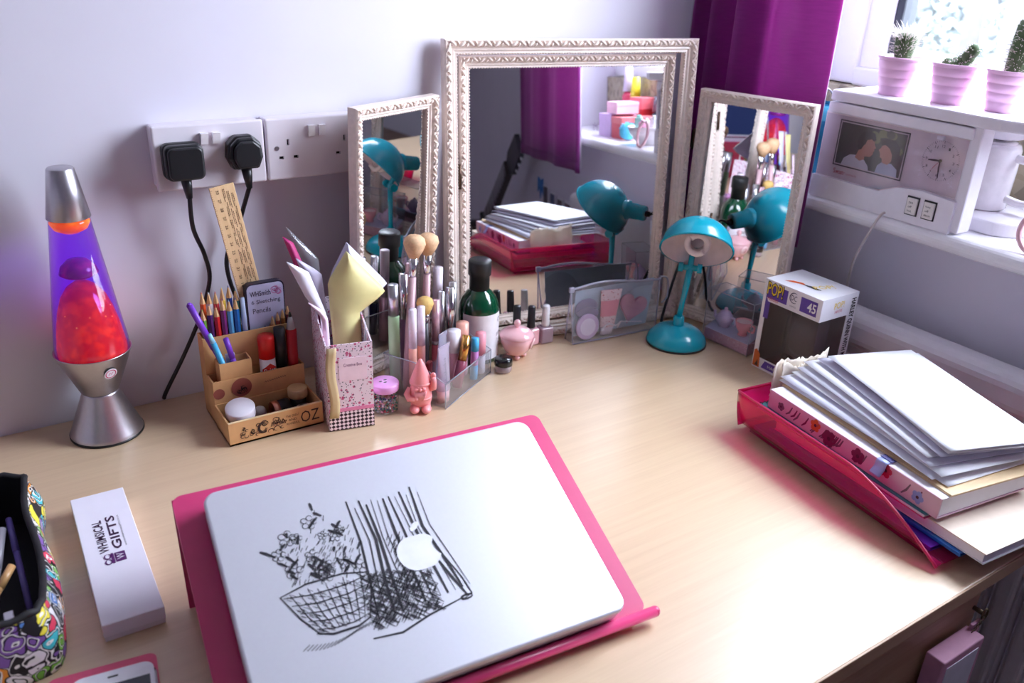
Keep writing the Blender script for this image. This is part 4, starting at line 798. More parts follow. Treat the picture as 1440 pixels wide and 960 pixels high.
t = thing('ceramic_jar', 'small pink footed trinket jar with knobbed lid', 'jar', (.9020, -.1310, 0), R(20)); t.scale = (1.12, 1.12, 1.10)
CP = mat('pink_ceramic', (244, 190, 196), .14, var=.03, coat=.5)
b = MB(); b.lathe([(0, .006), (.010, .006), (.0155, .009), (.0215, .018), (.0245, .028), (.0255, .036), (.0240, .037), (0, .037)], 36); bd_ = b.build('bowl', CP, t)
for k in range(4):
    a = R(45+90*k); b = MB(); b.ball((.012*math.cos(a), .012*math.sin(a), .0042), (.0042, .0042, .0042), 12, 8); b.build('foot', CP, t)
b = MB(); b.lathe([(.0262, .0368), (.0268, .0385), (.0240, .0425), (.0170, .0470), (.0080, .0492), (.0040, .0500), (0, .0500)], 36); lid_ = b.build('lid', CP, t)
b = MB(); b.lathe([(.0030, .0495), (.0030, .0525), (.0050, .0550), (.0054, .0575), (.0045, .0605), (.0020, .0625), (0, .0630)], 20); b.build('knob', CP, lid_)
b = MB(); a0 = R(-70); TB = along((.0247*math.cos(a0), .0247*math.sin(a0), .0265), (math.cos(a0), math.sin(a0), -.28)); b.lathe([(0, .0012), (.0072, .0010), (.0078, 0)], 24, 0, TB, sy=1.3); cm_ = b.build('label_cameo', mat('cameo_pink', (250, 214, 218), .3), t)
b = MB(); [stroke(b, arc(0, 0, .004-q*.0013, .0055-q*.0018, 10+q*80, 330, 12), .0007, 0, TB, .0016) for q in range(3)]; b.build('print', mat('rose_ink', (196, 120, 132), .5), cm_)
def polish(label, x, y, rz, capm, glassm, ch, bw=.0125, bh=.031, cap_r=.0072):
    t = thing('nail_polish', label, 'nail polish', (x, y, 0), rz, 'nail polish bottles in front of the mirror')
    b = MB(); b.rbox(-bw, bw, -bw*.85, bw*.85, .001, bh, .003, 3); b.build('bottle', glassm, t); b = MB(); b.lathe([(.0058, bh-.001), (.0058, bh+.003)], 16); b.build('neck', SILVER, t)
    b = MB(); b.lathe([(0, bh+.002), (cap_r, bh+.002), (cap_r, bh+.005), (cap_r*.88, bh+ch), (cap_r*.75, bh+ch+.0012), (0, bh+ch+.0012)], 24); b.build('cap', capm, t); return t
WCAP = mat('speckled_white_cap', (238, 236, 240), .25, var=.03)
polish('clear glitter nail polish with white speckled cap', .9800, -.1045, R(-4), WCAP, clear('glitter_polish', (226, 206, 218), .45, .05, 1.45, (206, 180, 196)), .0385)
polish('pale pink nail polish with short black cap', .9525, -.1000, R(3), mat('cap_black', (30, 30, 34), .3), mat('polish_pink', (236, 176, 186), .12, coat=.5), .0400)
polish('tall black nail polish bottle with long black cap', .9255, -.0945, R(-4), MATS['cap_black'], mat('polish_black', (34, 32, 38), .2), .0440)

# ================================================================ clear pouch of toiletries
PA = R(-5.2); pc = thing('clear_pouch', 'clear vinyl zip pouch of pink toiletries leaning by the mirror', 'pouch', (1.020, -.141, 0), PA)
PW, PH, PD = .180, .100, .026
b = MB()
def pouch(u, v):
    a = u; x = -.004+a*(PW+.008*v); bulge = .004*math.sin(math.pi*u)*math.sin(math.pi*v)+.0012*math.sin(u*23+v*5)
    return (x, -bulge+v*(PD*.42), .002+v*(PH+.006*math.sin(u*5))) 
b.grid(pouch, 24, 12)
b.grid(lambda u, v: (-.004+u*(PW+.008*v), PD-v*(PD*.52)+.002*math.sin(u*9)*math.sin(v*3.1), .002+v*(PH+.006*math.sin(u*5))), 24, 12)
b.grid(lambda u, v: (-.004+v*(-.004), u*PD*(1-.9*v)+v*PD*.42, .002+v*PH), 6, 10); b.grid(lambda u, v: (PW-.004+v*.008, u*PD*(1-.9*v)+v*PD*.42, .002+v*PH), 6, 10)
b.grid(lambda u, v: (-.004+u*PW, v*PD, .0015+.0006*math.sin(u*30)), 16, 3); b.build('vinyl', PVC, pc)
SEAM = clear('vinyl_seam', (226, 226, 242), .45, .1, 1.4, (216, 216, 236))
b = MB(); b.tube([(-.006+u*.02*(PW+.012)/.4, PD*.43, PH+.001+.006*math.sin(u*.05*5)) for u in range(0, 21)], .0022, 8); b.build('zip', SEAM, pc)
b = MB(); b.rbox(-.012, -.002, PD*.43-.003, PD*.43+.003, PH-.004, PH+.006, .0015); b.build('zip_pull', SEAM, pc)
for pts in ([(-.004, 0, .002), (PW-.004, 0, .002)], [(-.004, PD, .002), (-.008, PD*.43, PH)], [(-.004, 0, .002), (-.008, PD*.43, PH)], [(PW-.004, 0, .002), (PW+.004, PD*.43, PH)]):
    b = MB(); b.tube(pts, .0014, 6); b.build('piping', SEAM, pc)
b = MB(); b.tube(smooth_path([(PW+.002, PD*.4, PH), (PW+.018, PD*.3, PH-.006), (PW+.022, PD*.3, PH-.04), (PW+.010, PD*.3, PH-.052)], 8), .0016, 8); b.build('wrist_loop', SEAM, pc)
b = MB(); b.add([(.006, PD-.006, .006), (PW-.012, PD-.006, .006), (PW-.008, PD*.56, PH-.002), (.004, PD*.56, PH-.004)], [(0, 1, 2, 3)]); b.build('backing_card', mat('slate_card', (176, 194, 212), .6), pc, solid=.0008)
def PT(x, y, z): return Matrix.Translation((1.020, -.141, 0)) @ Matrix.Rotation(PA, 4, 'Z') @ Matrix.Translation((x, y, z))
t = thing('compact_case', 'round lilac powder compact inside the clear pouch', 'make-up', mw=PT(.029, .0072, .0275) @ Matrix.Rotation(R(84), 4, 'X') @ Matrix.Diagonal((1.16, 1.16, .50, 1)))
b = MB(); b.lathe([(0, -.005), (.0185, -.005), (.0205, -.003), (.0205, .003), (.0190, .005), (.0165, .0056), (0, .0056)], 36); b.build('case', mat('lilac_compact', (206, 180, 214), .3), t); b = MB(); b.lathe([(0, .0060), (.0130, .0060), (.0140, .0055)], 28); b.build('inset', mat('pale_inset', (230, 220, 236), .3), t)
t = thing('hand_cream', 'pink tube with floral ends inside the clear pouch', 'make-up', mw=PT(.0735, .0114, .004) @ Matrix.Rotation(R(3), 4, 'Y') @ Matrix.Diagonal((1.15, .62, .93, 1)))
b = MB(); b.grid(lambda u, v: ((.0135+.006*v)*math.cos(2*math.pi*u), (.008*(1-v)**.7+.0008)*math.sin(2*math.pi*u), .016+v*.076), 24, 10); b.build('tube', mat('hand_cream_pink', (238, 150, 166), .35), t)
FLB = floral_mat('red_ditsy', (240, 214, 218), (196, 40, 60), (110, 60, 90), 190, .5, .24)
b = MB(); b.grid(lambda u, v: ((.0142+.006*(.72+.28*v))*math.cos(2*math.pi*u), (.0085*(1-(.72+.28*v))**.7+.0012)*math.sin(2*math.pi*u), .016+(.72+.28*v)*.076), 24, 4); b.build('floral_band', FLB, t)
b = MB(); b.grid(lambda u, v: ((.0138+.006*v*.3)*math.cos(2*math.pi*u), (.0086*(1-v*.3)**.7+.0008)*math.sin(2*math.pi*u), .016+v*.3*.076), 24, 4); b.build('floral_band', FLB, t)
b = MB(); b.lathe([(0, 0), (.0115, 0), (.0125, .016), (0, .016)], 24, sy=.65); b.build('cap', PEARL, t)
t = thing('soap_bar', 'dusky pink heart shaped soap inside the clear pouch', 'soap', mw=PT(.1265, .0102, .049) @ Matrix.Rotation(R(88), 4, 'X') @ Matrix.Rotation(R(-18), 4, 'Z') @ Matrix.Diagonal((1.15, 1.15, .45, 1)))
hp = []
for k in range(40):
    a = 2*math.pi*k/40; hp.append((.00175*16*math.sin(a)**3*.95, .00165*(13*math.cos(a)-5*math.cos(2*a)-2*math.cos(3*a)-math.cos(4*a))))
b = MB()
for s_, z0, z1 in ((.96, -.006, -.004), (1, -.004, .003), (.94, .003, .0055)): b.prism([(x*s_, y*s_) for x, y in hp], z0, z1)
b.build('heart', mat('dusky_pink_soap', (206, 146, 170), .5, subs=.1), t)
b = MB(); [stroke(b, [(-.013+k*.004, .006-j*.009+.002*math.sin(k*2)), (-.011+k*.004, .010-j*.009), (-.0095+k*.004, .006-j*.009)], .0009, 0, None, .0058) for j in range(2) for k in range(7)]; b.build('imprint', mat('soap_imprint', (182, 120, 146), .6), t)
t = thing('sleep_mask', 'grey satin bundle behind the compact inside the clear pouch', 'cloth', mw=PT(.028, .0138, .061) @ Matrix.Diagonal((1, .36, 1, 1))); b = MB(); b.ball((0, 0, 0), (.024, .0055, .018), 20, 12); b.ball((.010, -.001, -.013), (.018, .005, .010), 16, 8); b.build('cloth', mat('grey_satin', (128, 122, 150), .3, sheen=.3), t); b = MB(); b.tube([(-.02, -.006, -.004), (0, -.0075, .004), (.02, -.006, -.003)], .0012, 6); b.build('fold', MATS['grey_satin'], t)
b = MB(); b.tube(smooth_path([(.060, .0034, .020), (.072, .0030, .027), (.088, .0026, .022), (.098, .0026, .028), (.092, .0040, .016)], 8), .0012, 8); b.tube(smooth_path([(.098, .0028, .028), (.120, .0026, .024), (.145, .0026, .020)], 8), .0012, 8)
t = thing('earphone_cable', 'white looped cable inside the clear pouch', 'cable', (1.020, -.141, 0), PA); b.build('cable', WPLAST, t); b = MB(); b.rbox(.0560, .0630, .0020, .0050, .0155, .0210, .0008); b.build('plug', WPLAST, t)

# ================================================================ teal desk lamp
LX, LY = 1.190, -.2190
dl = thing('desk_lamp', 'teal metal desk lamp with round base and dome shade', 'lamp', (LX, LY, 0))
b = MB(); b.lathe([(0, .001), (.0515, .001), (.0535, .004), (.0530, .008), (.0490, .0165), (.0400, .0250), (.0280, .0310), (.0140, .0345), (0, .0350)], 48); b.build('base', TEAL, dl)
b = MB(); b.lathe([(.0515, .0002), (.0540, .0002), (.0540, .0035), (.0515, .0035)], 48); b.build('base_ring', BLACK, dl)
b = MB(); b.lathe([(0, .033), (.0095, .033), (.0100, .036), (.0095, .049), (.0080, .0515), (0, .0515)], 24); b.build('collar', TEAL, dl)
jx = Vector((.0055, -.0058, .143)); b = MB(); b.tube([(0, 0, .048), (.0015, -.0015, .075), (.0035, -.0036, .105), jx], [.0056, .0046, .0054, .0058], 14); b.build('stem', TEAL, dl)
ca = Vector((-.72, -.69, 0)).normalized(); axs = (ca*math.sin(R(44))+Vector((0, 0, -math.cos(R(44))))).normalized(); rt = Vector((axs.y, -axs.x, 0)).normalized()
b = MB(); b.tube([jx-rt*.017, jx+rt*.017], [.0052, .0052], 14); [b.tube([jx+rt*s*.012, jx+rt*s*.020], [.0085, .0085], 14) for s in (-1, 1)]; b.build('wing_nut', TEAL, dl)
sc = Vector((-.012, -.031, .186))           # centre of the shade's opening
hd = (ca*.985+Vector((0, 0, .12))).normalized(); hc = sc-axs*.012     # the lamp holder enters the shade from behind, nearly level
b = MB(); b.tube(smooth_path([jx, jx+Vector((.010, .008, .022)), hc-hd*.066], 6), [.0052]*13, 12); b.build('bracket', TEAL, dl)
TSH = along(sc, axs)
b = MB(); dome = [(.0605, .002), (.0610, 0), (.0605, -.003)]+[(.0595*math.cos(R(a))+.0002, -.002-.054*math.sin(R(a))) for a in range(6, 79, 6)]+[(.0125, -.0550), (0, -.0555)]
b.lathe(dome, 48, 0, TSH); sh_ = b.build('shade', TEAL, dl)
b = MB(); b.lathe([(.0590, .0018)]+[(.0580*math.cos(R(a)), -.002-.0525*math.sin(R(a))) for a in range(0, 85, 6)]+[(0, -.0540)], 48, 0, TSH); b.build('shade_lining', mat('shade_white', (236, 224, 228), .5), dl)
b = MB(); b.lathe([(.0600, .0020), (.0622, .0010), (.0622, -.0015), (.0600, -.0022)], 48, 0, TSH); b.build('shade_rim', TEAL, dl)
THD = along(hc, hd)
b = MB(); b.lathe([(.0185, -.0430), (.0200, -.0500), (.0185, -.0545), (.0160, -.0555), (.0150, -.0860), (.0140, -.0885), (0, -.0885)], 28, 0, THD); b.build('lamp_holder', TEAL, dl)
b = MB(); b.lathe([(0, -.0885), (.0060, -.0885), (.0050, -.0970), (0, -.0975)], 14, 0, THD); b.build('cable_gland', BLACK, dl)
b = MB(); b.lathe([(0, -.052), (.0110, -.052), (.0110, -.038), (.0120, -.036), (.0120, -.022), (0, -.022)], 20, 0, THD); b.build('bulb_base', WPLAST, dl)
b = MB()
for s_ in (0, math.pi):
    b.tube([THD @ Vector(((.0175-.004*abs(k/28-.5))*math.cos(s_+k*.30), (.0175-.004*abs(k/28-.5))*math.sin(s_+k*.30), -.020+k*.0012)) for k in range(30)], .0052, 10)
b.build('bulb_spiral', mat('bulb_white', (240, 232, 234), .25), dl)
gl = THD @ Vector((0, 0, -.0970))
b = MB(); b.tube(smooth_path([gl, gl+Vector((.012, .014, .000)), Vector((.066, .078, .12)), Vector((.038, .072, .05)), Vector((.026, .068, .012)), Vector((.024, .062, .0030)), Vector((.040, .056, .0030)), Vector((.062, .044, .0030))], 10), .0026, 8); b.build('cable', RUB, dl)

# ================================================================ clear gift box with teapot and cup
gx = thing('balm_gift_box', 'clear plastic gift box holding a tiny teapot and cup', 'gift box', (1.2475, -.2270, 0), R(-90+5))
GW, GD, GH = .100, .048, .098   # local x runs towards the camera, local y away from the viewer (towards the wall)
b = MB(); b.box(0, GW, 0, GD, .001, GH); b.build('plastic_box', clear('thin_box_plastic', (246, 246, 250), .05, .05, 1.4), gx)
for p, q in (((0, 0, GH), (GW, 0, GH)), ((0, GD, GH), (GW, GD, GH)), ((0, 0, GH), (0, GD, GH)), ((GW, 0, GH), (GW, GD, GH)), ((0, 0, 0), (0, 0, GH)), ((GW, 0, 0), (GW, 0, GH))):
    b = MB(); b.tube([p, q], [.0007, .0007], 6); b.build('box_edge', E_, gx)
b = MB(); b.box(.002, GW-.002, .002, GD-.002, .002, .022); b.build('card_tray', floral_mat('pink_lace_card', (214, 170, 186), (226, 196, 208), (190, 140, 160), 170, .6, .3), gx)
b = MB(); b.add([(.002, .002, .022), (GW-.002, .002, .022), (GW-.002, GD-.002, .036), (.002, GD-.002, .036)], [(0, 1, 2, 3)]); b.build('card_shelf', mat('lilac_shelf', (196, 196, 222), .6), gx, solid=.0008)
GMx = Matrix.Translation((1.2475, -.2270, 0)) @ Matrix.Rotation(R(-85), 4, 'Z')
LIL = mat('lilac_balm', (208, 186, 220), .25); CPK = mat('cup_pink', (240, 156, 168), .25)
t = thing('teapot_balm', 'tiny lilac teapot inside the clear gift box', 'teapot', mw=GMx @ Matrix.Translation((.029, .020, .0290)) @ Matrix.Scale(1.12, 4))
b = MB(); b.lathe([(0, 0), (.0085, 0), (.0090, .003), (.0135, .009), (.0140, .014), (.0110, .021), (.0085, .0225)], 28); b.build('body', LIL, t); b = MB(); b.lathe([(.0092, .0222), (.0080, .0255), (.0030, .0280), (.0025, .0290), (.0032, .0310), (0, .0330)], 24); b.build('lid', LIL, t)
b = MB(); b.tube(smooth_path([(-.012, 0, .008), (-.019, 0, .013), (-.021, 0, .021)], 6), [.0035]*7+[.0022]*6, 10); b.build('spout', LIL, t); b = MB(); b.tube(smooth_path([(.012, 0, .018), (.020, 0, .018), (.0205, 0, .008), (.012, 0, .006)], 6), .0018, 8); b.build('handle', LIL, t)
t = thing('cup_balm', 'tiny pink teacup inside the clear gift box', 'cup', mw=GMx @ Matrix.Translation((.072, .018, .0280)) @ Matrix.Scale(1.12, 4))
b = MB(); b.lathe([(0, 0), (.0075, 0), (.0075, .002), (.0060, .004), (.0110, .012), (.0140, .024), (.0130, .024), (.0100, .013), (0, .006)], 28); b.build('bowl', CPK, t); b = MB(); b.tube(smooth_path([(.012, 0, .019), (.020, 0, .020), (.0195, 0, .011), (.011, 0, .010)], 6), .0017, 8); b.build('handle', CPK, t); b = MB(); b.lathe([(0, .021), (.0132, .0215)], 24); b.build('balm', mat('balm_pale', (248, 206, 210), .4), t)
# ================================================================ boxed collectible with clear window
PX, PY = 1.2415, -.3520; pb = thing('toy_box', 'white and purple window box with number 45 beside the paper tray', 'toy box', mw=basis((PX, PY, 0), (0, -1, 0), (1, 0, 0)) @ Matrix.Diagonal((1, 1, -1, 1)) if False else Matrix(((0, 1, 0, PX), (-1, 0, 0, PY), (0, 0, 1, 0), (0, 0, 0, 1))))
# local x: along the front from the mirror side towards the camera, local y: depth (to the wall), z up; front at y=0, side window at x=BW
BW, BD, BH = .114, .089, .159
CARD = mat('box_card', (238, 236, 242), .35, var=.01); BPUR = mat('box_purple', (92, 62, 160), .4); BDARK = mat('box_inner', (92, 72, 72), .7, var=.15, scale=25)
def pbox(n, q, m, par=pb): b = MB(); b.box(*q); return b.build(n, m, par)
pbox('top_panel', (0, BW, 0, BD, BH-.0015, BH), CARD); pbox('bottom_panel', (0, BW, 0, BD, 0, .0015), CARD); pbox('back_panel', (0, BW, BD-.0015, BD, .0015, BH-.0015), CARD); pbox('side_panel', (0, .0015, 0, BD-.0015, .0015, BH-.0015), CARD)
fb_ = pbox('front_header', (.0015, BW, 0, .0012, .122, BH-.0015), CARD); pbox('front_footer', (.0015, BW, 0, .0012, .0015, .020), CARD); pbox('front_edge', (.0015, .009, 0, .0012, .020, .122), CARD)
sh = pbox('side_header', (BW-.0012, BW, .0012, BD-.0015, .122, BH-.0015), CARD); pbox('side_footer', (BW-.0012, BW, .0012, BD-.0015, .0015, .016), CARD); se_ = pbox('side_edge', (BW-.0012, BW, BD-.021, BD-.0015, .016, .122), CARD)
b = MB(); b.add([(.009, .0006, .020), (BW-.0006, .0006, .020), (BW-.0006, .0006, .122), (.009, .0006, .122)], [(0, 1, 2, 3)]); b.add([(BW-.0006, .0006, .016), (BW-.0006, BD-.021, .016), (BW-.0006, BD-.021, .122), (BW-.0006, .0006, .122)], [(0, 1, 2, 3)]); b.build('window_film', clear('box_film', (246, 246, 250), .03, .04, 1.45), pb)
pbox('inner_backing', (.002, BW-.003, BD-.010, BD-.0025, .002, .155), BDARK); pbox('inner_floor', (.002, BW-.003, .004, BD-.010, .002, .006), mat('inner_red', (120, 34, 30), .6)); pbox('inner_side', (.0020, .0035, .004, BD-.010, .006, .155), BDARK)
b = MB()   # plain moulded blister tray inside the box
b.grid(lambda u, v: (.020+u*.080, .050-.030*math.sin(math.pi*u)**.6*math.sin(math.pi*min(1, v*1.05))**.5, .010+v*.108), 16, 14); b.build('blister_tray', clear('blister', (190, 180, 184), .22, .1, 1.45, (150, 136, 140)), pb)
TPF = Matrix(((1, 0, 0, 0), (0, 0, 1, 0), (0, 1, 0, 0), (0, 0, 0, 1)))   # print plane of the front: x, z; lift towards -y
FO = lambda x, z: (x, -.0002, z)
def flat(name, polys, mlist, par, T, z0=.0002):
    b = MB()
    for poly, mi in polys: b.add([(x, y, z0+.0002*mi) for x, y in poly], [list(range(len(poly)))], mi, False, T)
    return b.build(name, mlist, par)
TFr = basis((0, 0, 0), (1, 0, 0), (0, 0, 1))          # lettering matrix on the front; its normal is -y
flat('colour_block', [([(.006, .092), (.016, .092), (.016, .128), (.048, .128), (.048, .152), (.006, .152)], 0)], [BPUR], pb, TFr)
flat('colour_block', [([(.074, .128), (.106, .128), (.106, .152), (.074, .152)], 0)], [BPUR], pb, TFr)
flat('colour_block', [([(.020, .004), (.108, .004), (.108, .016), (.026, .018)], 0)], [BPUR], pb, TFr)
b = MB(); text(b, 'POP!', FO(.0075, .1345), (1, 0, 0), (0, 0, 1), .0315, .0215, lift=.0010, bold=.01); b.build('lettering', mat('pop_yellow', (240, 206, 60), .4), fb_)
b = MB(); text(b, 'POP!', FO(.0062, .1330), (1, 0, 0), (0, 0, 1), .0340, .0245, lift=.0007, bold=.05); b.build('lettering', INK, fb_)
flat('badge', [([(.008, .128), (.034, .128), (.030, .122), (.012, .122)], 0)], [mat('badge_white', (238, 226, 232), .4)], pb, TFr, .0006)
b = MB(); text(b, 'HEROES', FO(.0105, .1255), (1, 0, 0), (0, 0, 1), .021, .0050, lift=.0010); b.build('lettering', mat('heroes_red', (200, 60, 90), .4), fb_)
b = MB(); text(b, '45', FO(.088, .1325), (1, 0, 0), (0, 0, 1), .0165, .0155, lift=.0006, bold=.02); b.build('lettering', CARD, fb_)
b = MB(); text(b, 'DC', FO(.0555, .140), (1, 0, 0), (0, 0, 1), .011, .009, lift=.0006); text(b, 'COMICS', FO(.0550, .129), (1, 0, 0), (0, 0, 1), .012, .0022, lift=.0006); [stroke(b, arc(.061, .1445, .0085, .0085, 60, 300, 16), .0016, 0, TFr, .0006)]; b.build('lettering', mat('dc_navy', (34, 40, 84), .4), fb_)
b = MB(); text(b, 'HARLEY QUINN', FO(.034, .0068), (1, 0, 0), (0, 0, 1), .060, .0068, lift=.0006); b.build('lettering', CARD, pb)
flat('print', [([(.0015, .002), (.016, .002), (.014, .026), (.006, .034), (.0015, .030)], 0), ([(.006, .004), (.013, .004), (.011, .016)], 1)], [mat('amber_print', (206, 100, 40), .4), mat('amber_dark', (60, 34, 30), .4)], pb, TFr)
TSd = basis((BW, 0, 0), (0, 1, 0), (0, 0, 1))          # print plane on the camera side, normal +x
b = MB(); text(b, 'HARLEY QUINN WITH MALLET', (BW, BD-.0178, .150), (0, 0, -1), (0, 1, 0), .128, .0130, lift=.0005, bold=.03) ; b.build('lettering', INK, se_)
b = MB(); text(b, 'POP!', (BW, .031, .138), (0, 1, .06), (0, 0, 1), .024, .011, lift=.0006); b.build('lettering', MATS['pop_yellow'], sh)
b = MB(); text(b, 'HEROES', (BW, .034, .131), (0, 1, .06), (0, 0, 1), .018, .0045, lift=.0006); b.build('lettering', MATS['heroes_red'], sh)
TTp = basis((0, 0, BH), (1, 0, 0), (0, 1, 0))
b = MB(); text(b, 'POP!', (.076, .030, BH), (.35, .9, 0), (-.9, .35, 0), .036, .014, lift=.0005); b.build('lettering', MATS['pop_yellow'], pb)
flat('print', [([(.022, .018), (.030, .030), (.046, .036), (.058, .030), (.046, .028), (.034, .022)], 0), ([(.050, .030), (.064, .036), (.084, .034), (.078, .028), (.060, .028)], 1)], [mat('top_orange', (226, 96, 40), .4), mat('top_black', (40, 36, 44), .4)], pb, TTp)

# ================================================================ pink letter tray with books and papers
ty = R(6.5); tt = thing('letter_tray', 'translucent pink letter tray holding books and papers', 'tray', (1.0520, -.4880, 0), 0)
TW, TD_ = .262, .355   # width to the wall, length towards the camera
TX = Matrix.Rotation(-ty, 4, 'Z')                     # the tray is turned a little, its long side runs to -y
def tp(x, y, z): return TX @ Vector((x, -y, z))        # x to the right, y towards the camera
def prof_h(v): # side height along its length, high at the back and swooping down to the open front
    return .062 if v < .58 else .062-.055*((v-.58)/.42)**1.6
b = MB(); b.grid(lambda u, v: tp(.010+u*(TW-.020), .004+v*(TD_-.004), .0105), 4, 6); b.build('floor_plate', PINKP, tt, solid=.0022)
for s_ in (0, 1):
    X_ = TW*s_; sg = -1 if s_ else 1
    b = MB(); b.grid(lambda u, v: tp(X_+sg*(.010*(1-u)**2), v*TD_, .0105+(prof_h(v)-.0105)*u), 6, 30); b.build('side_wall', PINKP, tt, solid=.0022)
    b = MB(); b.tube([tp(X_, v/30*TD_, prof_h(v/30)) for v in range(31)], .0020, 8); b.build('rim', clear('pink_rim', (255, 60, 140), .6, .05, 1.45, (226, 30, 110)), tt)
    b = MB(); b.grid(lambda u, v: tp(X_+sg*(.016+.003*u), .020+v*(TD_-.050), .001+u*.0095), 2, 8); b.build('foot_rib', PINKP, tt, solid=.002)
b = MB(); b.grid(lambda u, v: tp(u*TW, .010*(1-v)**2, .0105+(.062-.0105)*v), 10, 6); b.build('back_wall', PINKP, tt, solid=.0022)
b = MB(); b.tube([tp(0, 0, .062), tp(TW, 0, .062)], .0022, 8); b.build('rim', MATS['pink_rim'], tt)
def traybox(name, label, cat, x0, x1, y0, y1, z0, z1, rot, parts, tilt=0., group='books and papers in the pink tray'):
    """a book-like block; rot turns it about its far-left corner"""
    o = tp(x0, y0, 0); t = thing(name, label, cat, group=group, mw=Matrix.Translation((1.0520+o.x, -.4880+o.y, z0)) @ Matrix.Rotation(-ty+rot, 4, 'Z') @ Matrix.Rotation(tilt, 4, 'X'))
    for n, q, m in parts: b = MB(); b.rbox(q[0], q[1], -q[3], -q[2], q[4], q[5], min(.0007, (q[5]-q[4])*.3)); b.build(n, m, t)
    return t
w1, l1 = .21, .297
traybox('plastic_folder', 'shiny violet plastic folder at the bottom of the pink tray', 'folder', .012, 0, .030, 0, .0122, 0, 0, [('cover', (0, .235, 0, .305, 0, .0012), mat('violet_foil', (116, 44, 190), .15, .3)), ('cover', (0, .235, 0, .305, .0048, .006), MATS['violet_foil']), ('spine', (-.001, .001, 0, .305, 0, .006), MATS['violet_foil'])])
traybox('plastic_folder', 'shiny blue plastic folder jutting out of the tray front', 'folder', .022, 0, .050, 0, .0190, 0, R(.8), [('cover', (0, .22, 0, .312, 0, .0012), mat('blue_foil', (50, 130, 210), .15, .3)), ('cover', (0, .22, 0, .312, .0038, .005), MATS['blue_foil']), ('spine', (-.001, .001, 0, .312, 0, .005), MATS['blue_foil'])])
nb_ = traybox('sketch_pad', 'thick pad with a pale marbled cover jutting out at the front', 'book', .022, 0, .060, 0, .0248, 0, R(1.5), [('pages', (.001, .209, 0, .325, .0012, .0130), PAPER), ('back_cover', (0, .211, -.001, .327, 0, .0012), PAPER), ('front_cover', (0, .211, -.001, .327, .0130, .0144), mat('marbled_cover', (226, 208, 190), .5, var=.10, scale=28))])
fb1 = traybox('spiral_notebook', 'pink spiral notebook with a teal edge under the floral book', 'notebook', .018, 0, .020, 0, .0400, 0, R(0), [('pages', (.003, .205, .002, .290, .001, .005), PAPER), ('cover', (.002, .207, 0, .292, .005, .0062), mat('teal_cover', (70, 130, 140), .5)), ('cover', (.002, .207, 0, .292, 0, .001), mat('pink_cover', (214, 80, 130), .4))])
b = MB()
for k in range(26): b.tube([(.010+k*.0072+.0005*math.cos(a*.7), -.001+.0042*math.cos(a*.7), .0032+.0046*math.sin(a*.7)) for a in range(9)], .0006, 5)
o_ = b.build('spiral_wire', DARKW, fb1); o_['kind'] = 'stuff'
SPN = mat('book_mauve', (214, 176, 196), .45, var=.02)
fb2 = traybox('floral_book', 'thick mauve book with flowers printed along the spine', 'book', .030, 0, .032, 0, .0466, 0, R(-1), [('pages', (.0015, .160, .002, .290, .0012, .0268), PAPER), ('cover', (0, .162, 0, .292, 0, .0012), SPN), ('cover', (0, .162, 0, .292, .0268, .0280), mat('book_top', (232, 226, 234), .5)), ('spine', (-.0012, .0012, 0, .292, 0, .0280), SPN)])
TSP = basis((-.0012, 0, 0), (0, -1, 0), (0, 0, 1))   # the spine's print plane: x towards the camera, y up, normal -x
def flower(mb, x, y, r_, mi, n=5, rot=0.):
    for k in range(n):
        a = rot+2*math.pi*k/n; cx, cy = x+r_*.62*math.cos(a), y+r_*.62*math.sin(a)
        mb.add([(cx+r_*.5*math.cos(q*.785), cy+r_*.5*math.sin(q*.785), .0003+.00003*k) for q in range(8)], [list(range(8))], mi, False, TSP)
    mb.add([(x+r_*.28*math.cos(q*.785), y+r_*.28*math.sin(q*.785), .0006) for q in range(8)], [list(range(8))], 3, False, TSP)
b = MB(); flower(b, .026, .013, .006, 2); flower(b, .092, .018, .0085, 1, 5, .3); flower(b, .118, .012, .011, 0, 6); flower(b, .168, .014, .010, 0, 5, .5); flower(b, .212, .019, .009, 4, 5, .2); flower(b, .262, .012, .008, 5, 5)
for k in range(22):
    x = .03+.24*random.random(); stroke(b, [(x, .004+.004*random.random()), (x+.006, .012), (x+.010, .022)], .0030, random.choice((2, 0)), TSP, .0003)
b.build('spine_print', [mat('petal_plum', (116, 44, 76), .5), mat('petal_orange', (206, 110, 50), .5), mat('leaf_grey', (110, 92, 104), .5), mat('flower_eye', (70, 30, 50), .5), mat('petal_red', (190, 50, 80), .5), mat('petal_blue', (140, 150, 210), .5)], fb2)
traybox('brown_envelope', 'buff paper envelope between the floral book and the white papers', 'envelope', .052, 0, .030, 0, .0750, 0, R(-3), [('back', (0, .170, 0, .296, 0, .0012), mat('buff_paper', (214, 186, 146), .7)), ('front', (.001, .171, .001, .296, .0014, .0024), MATS['buff_paper']), ('flap', (.01, .16, -.004, .03, .0024, .0030), mat('buff_pale', (228, 206, 170), .7))])
# torn, crumpled paper wedged between the book's far end and the tray's back wall
o_ = tp(.045, .0120, 0); t = thing('torn_paper', 'crumpled torn cream paper sticking up behind the loose white papers', 'paper', (1.0520+o_.x, -.4880+o_.y, .0490), -ty)
for k in range(2):
    b = MB(); rr = random.Random(k+3); b.grid(lambda u, v: (.004+k*.012+u*(.105-k*.02)+.003*rr.random(), -.0052*k+.0018*math.sin(u*13+k)*(.4+v)+.0012*rr.random(), v*(.046+.006*math.sin(u*7+k*2)+.010*u*(1-k)+.006*rr.random()*v)), 22, 9); b.build('fold', mat('torn_cream', (238, 226, 210), .8), t, solid=.0005)
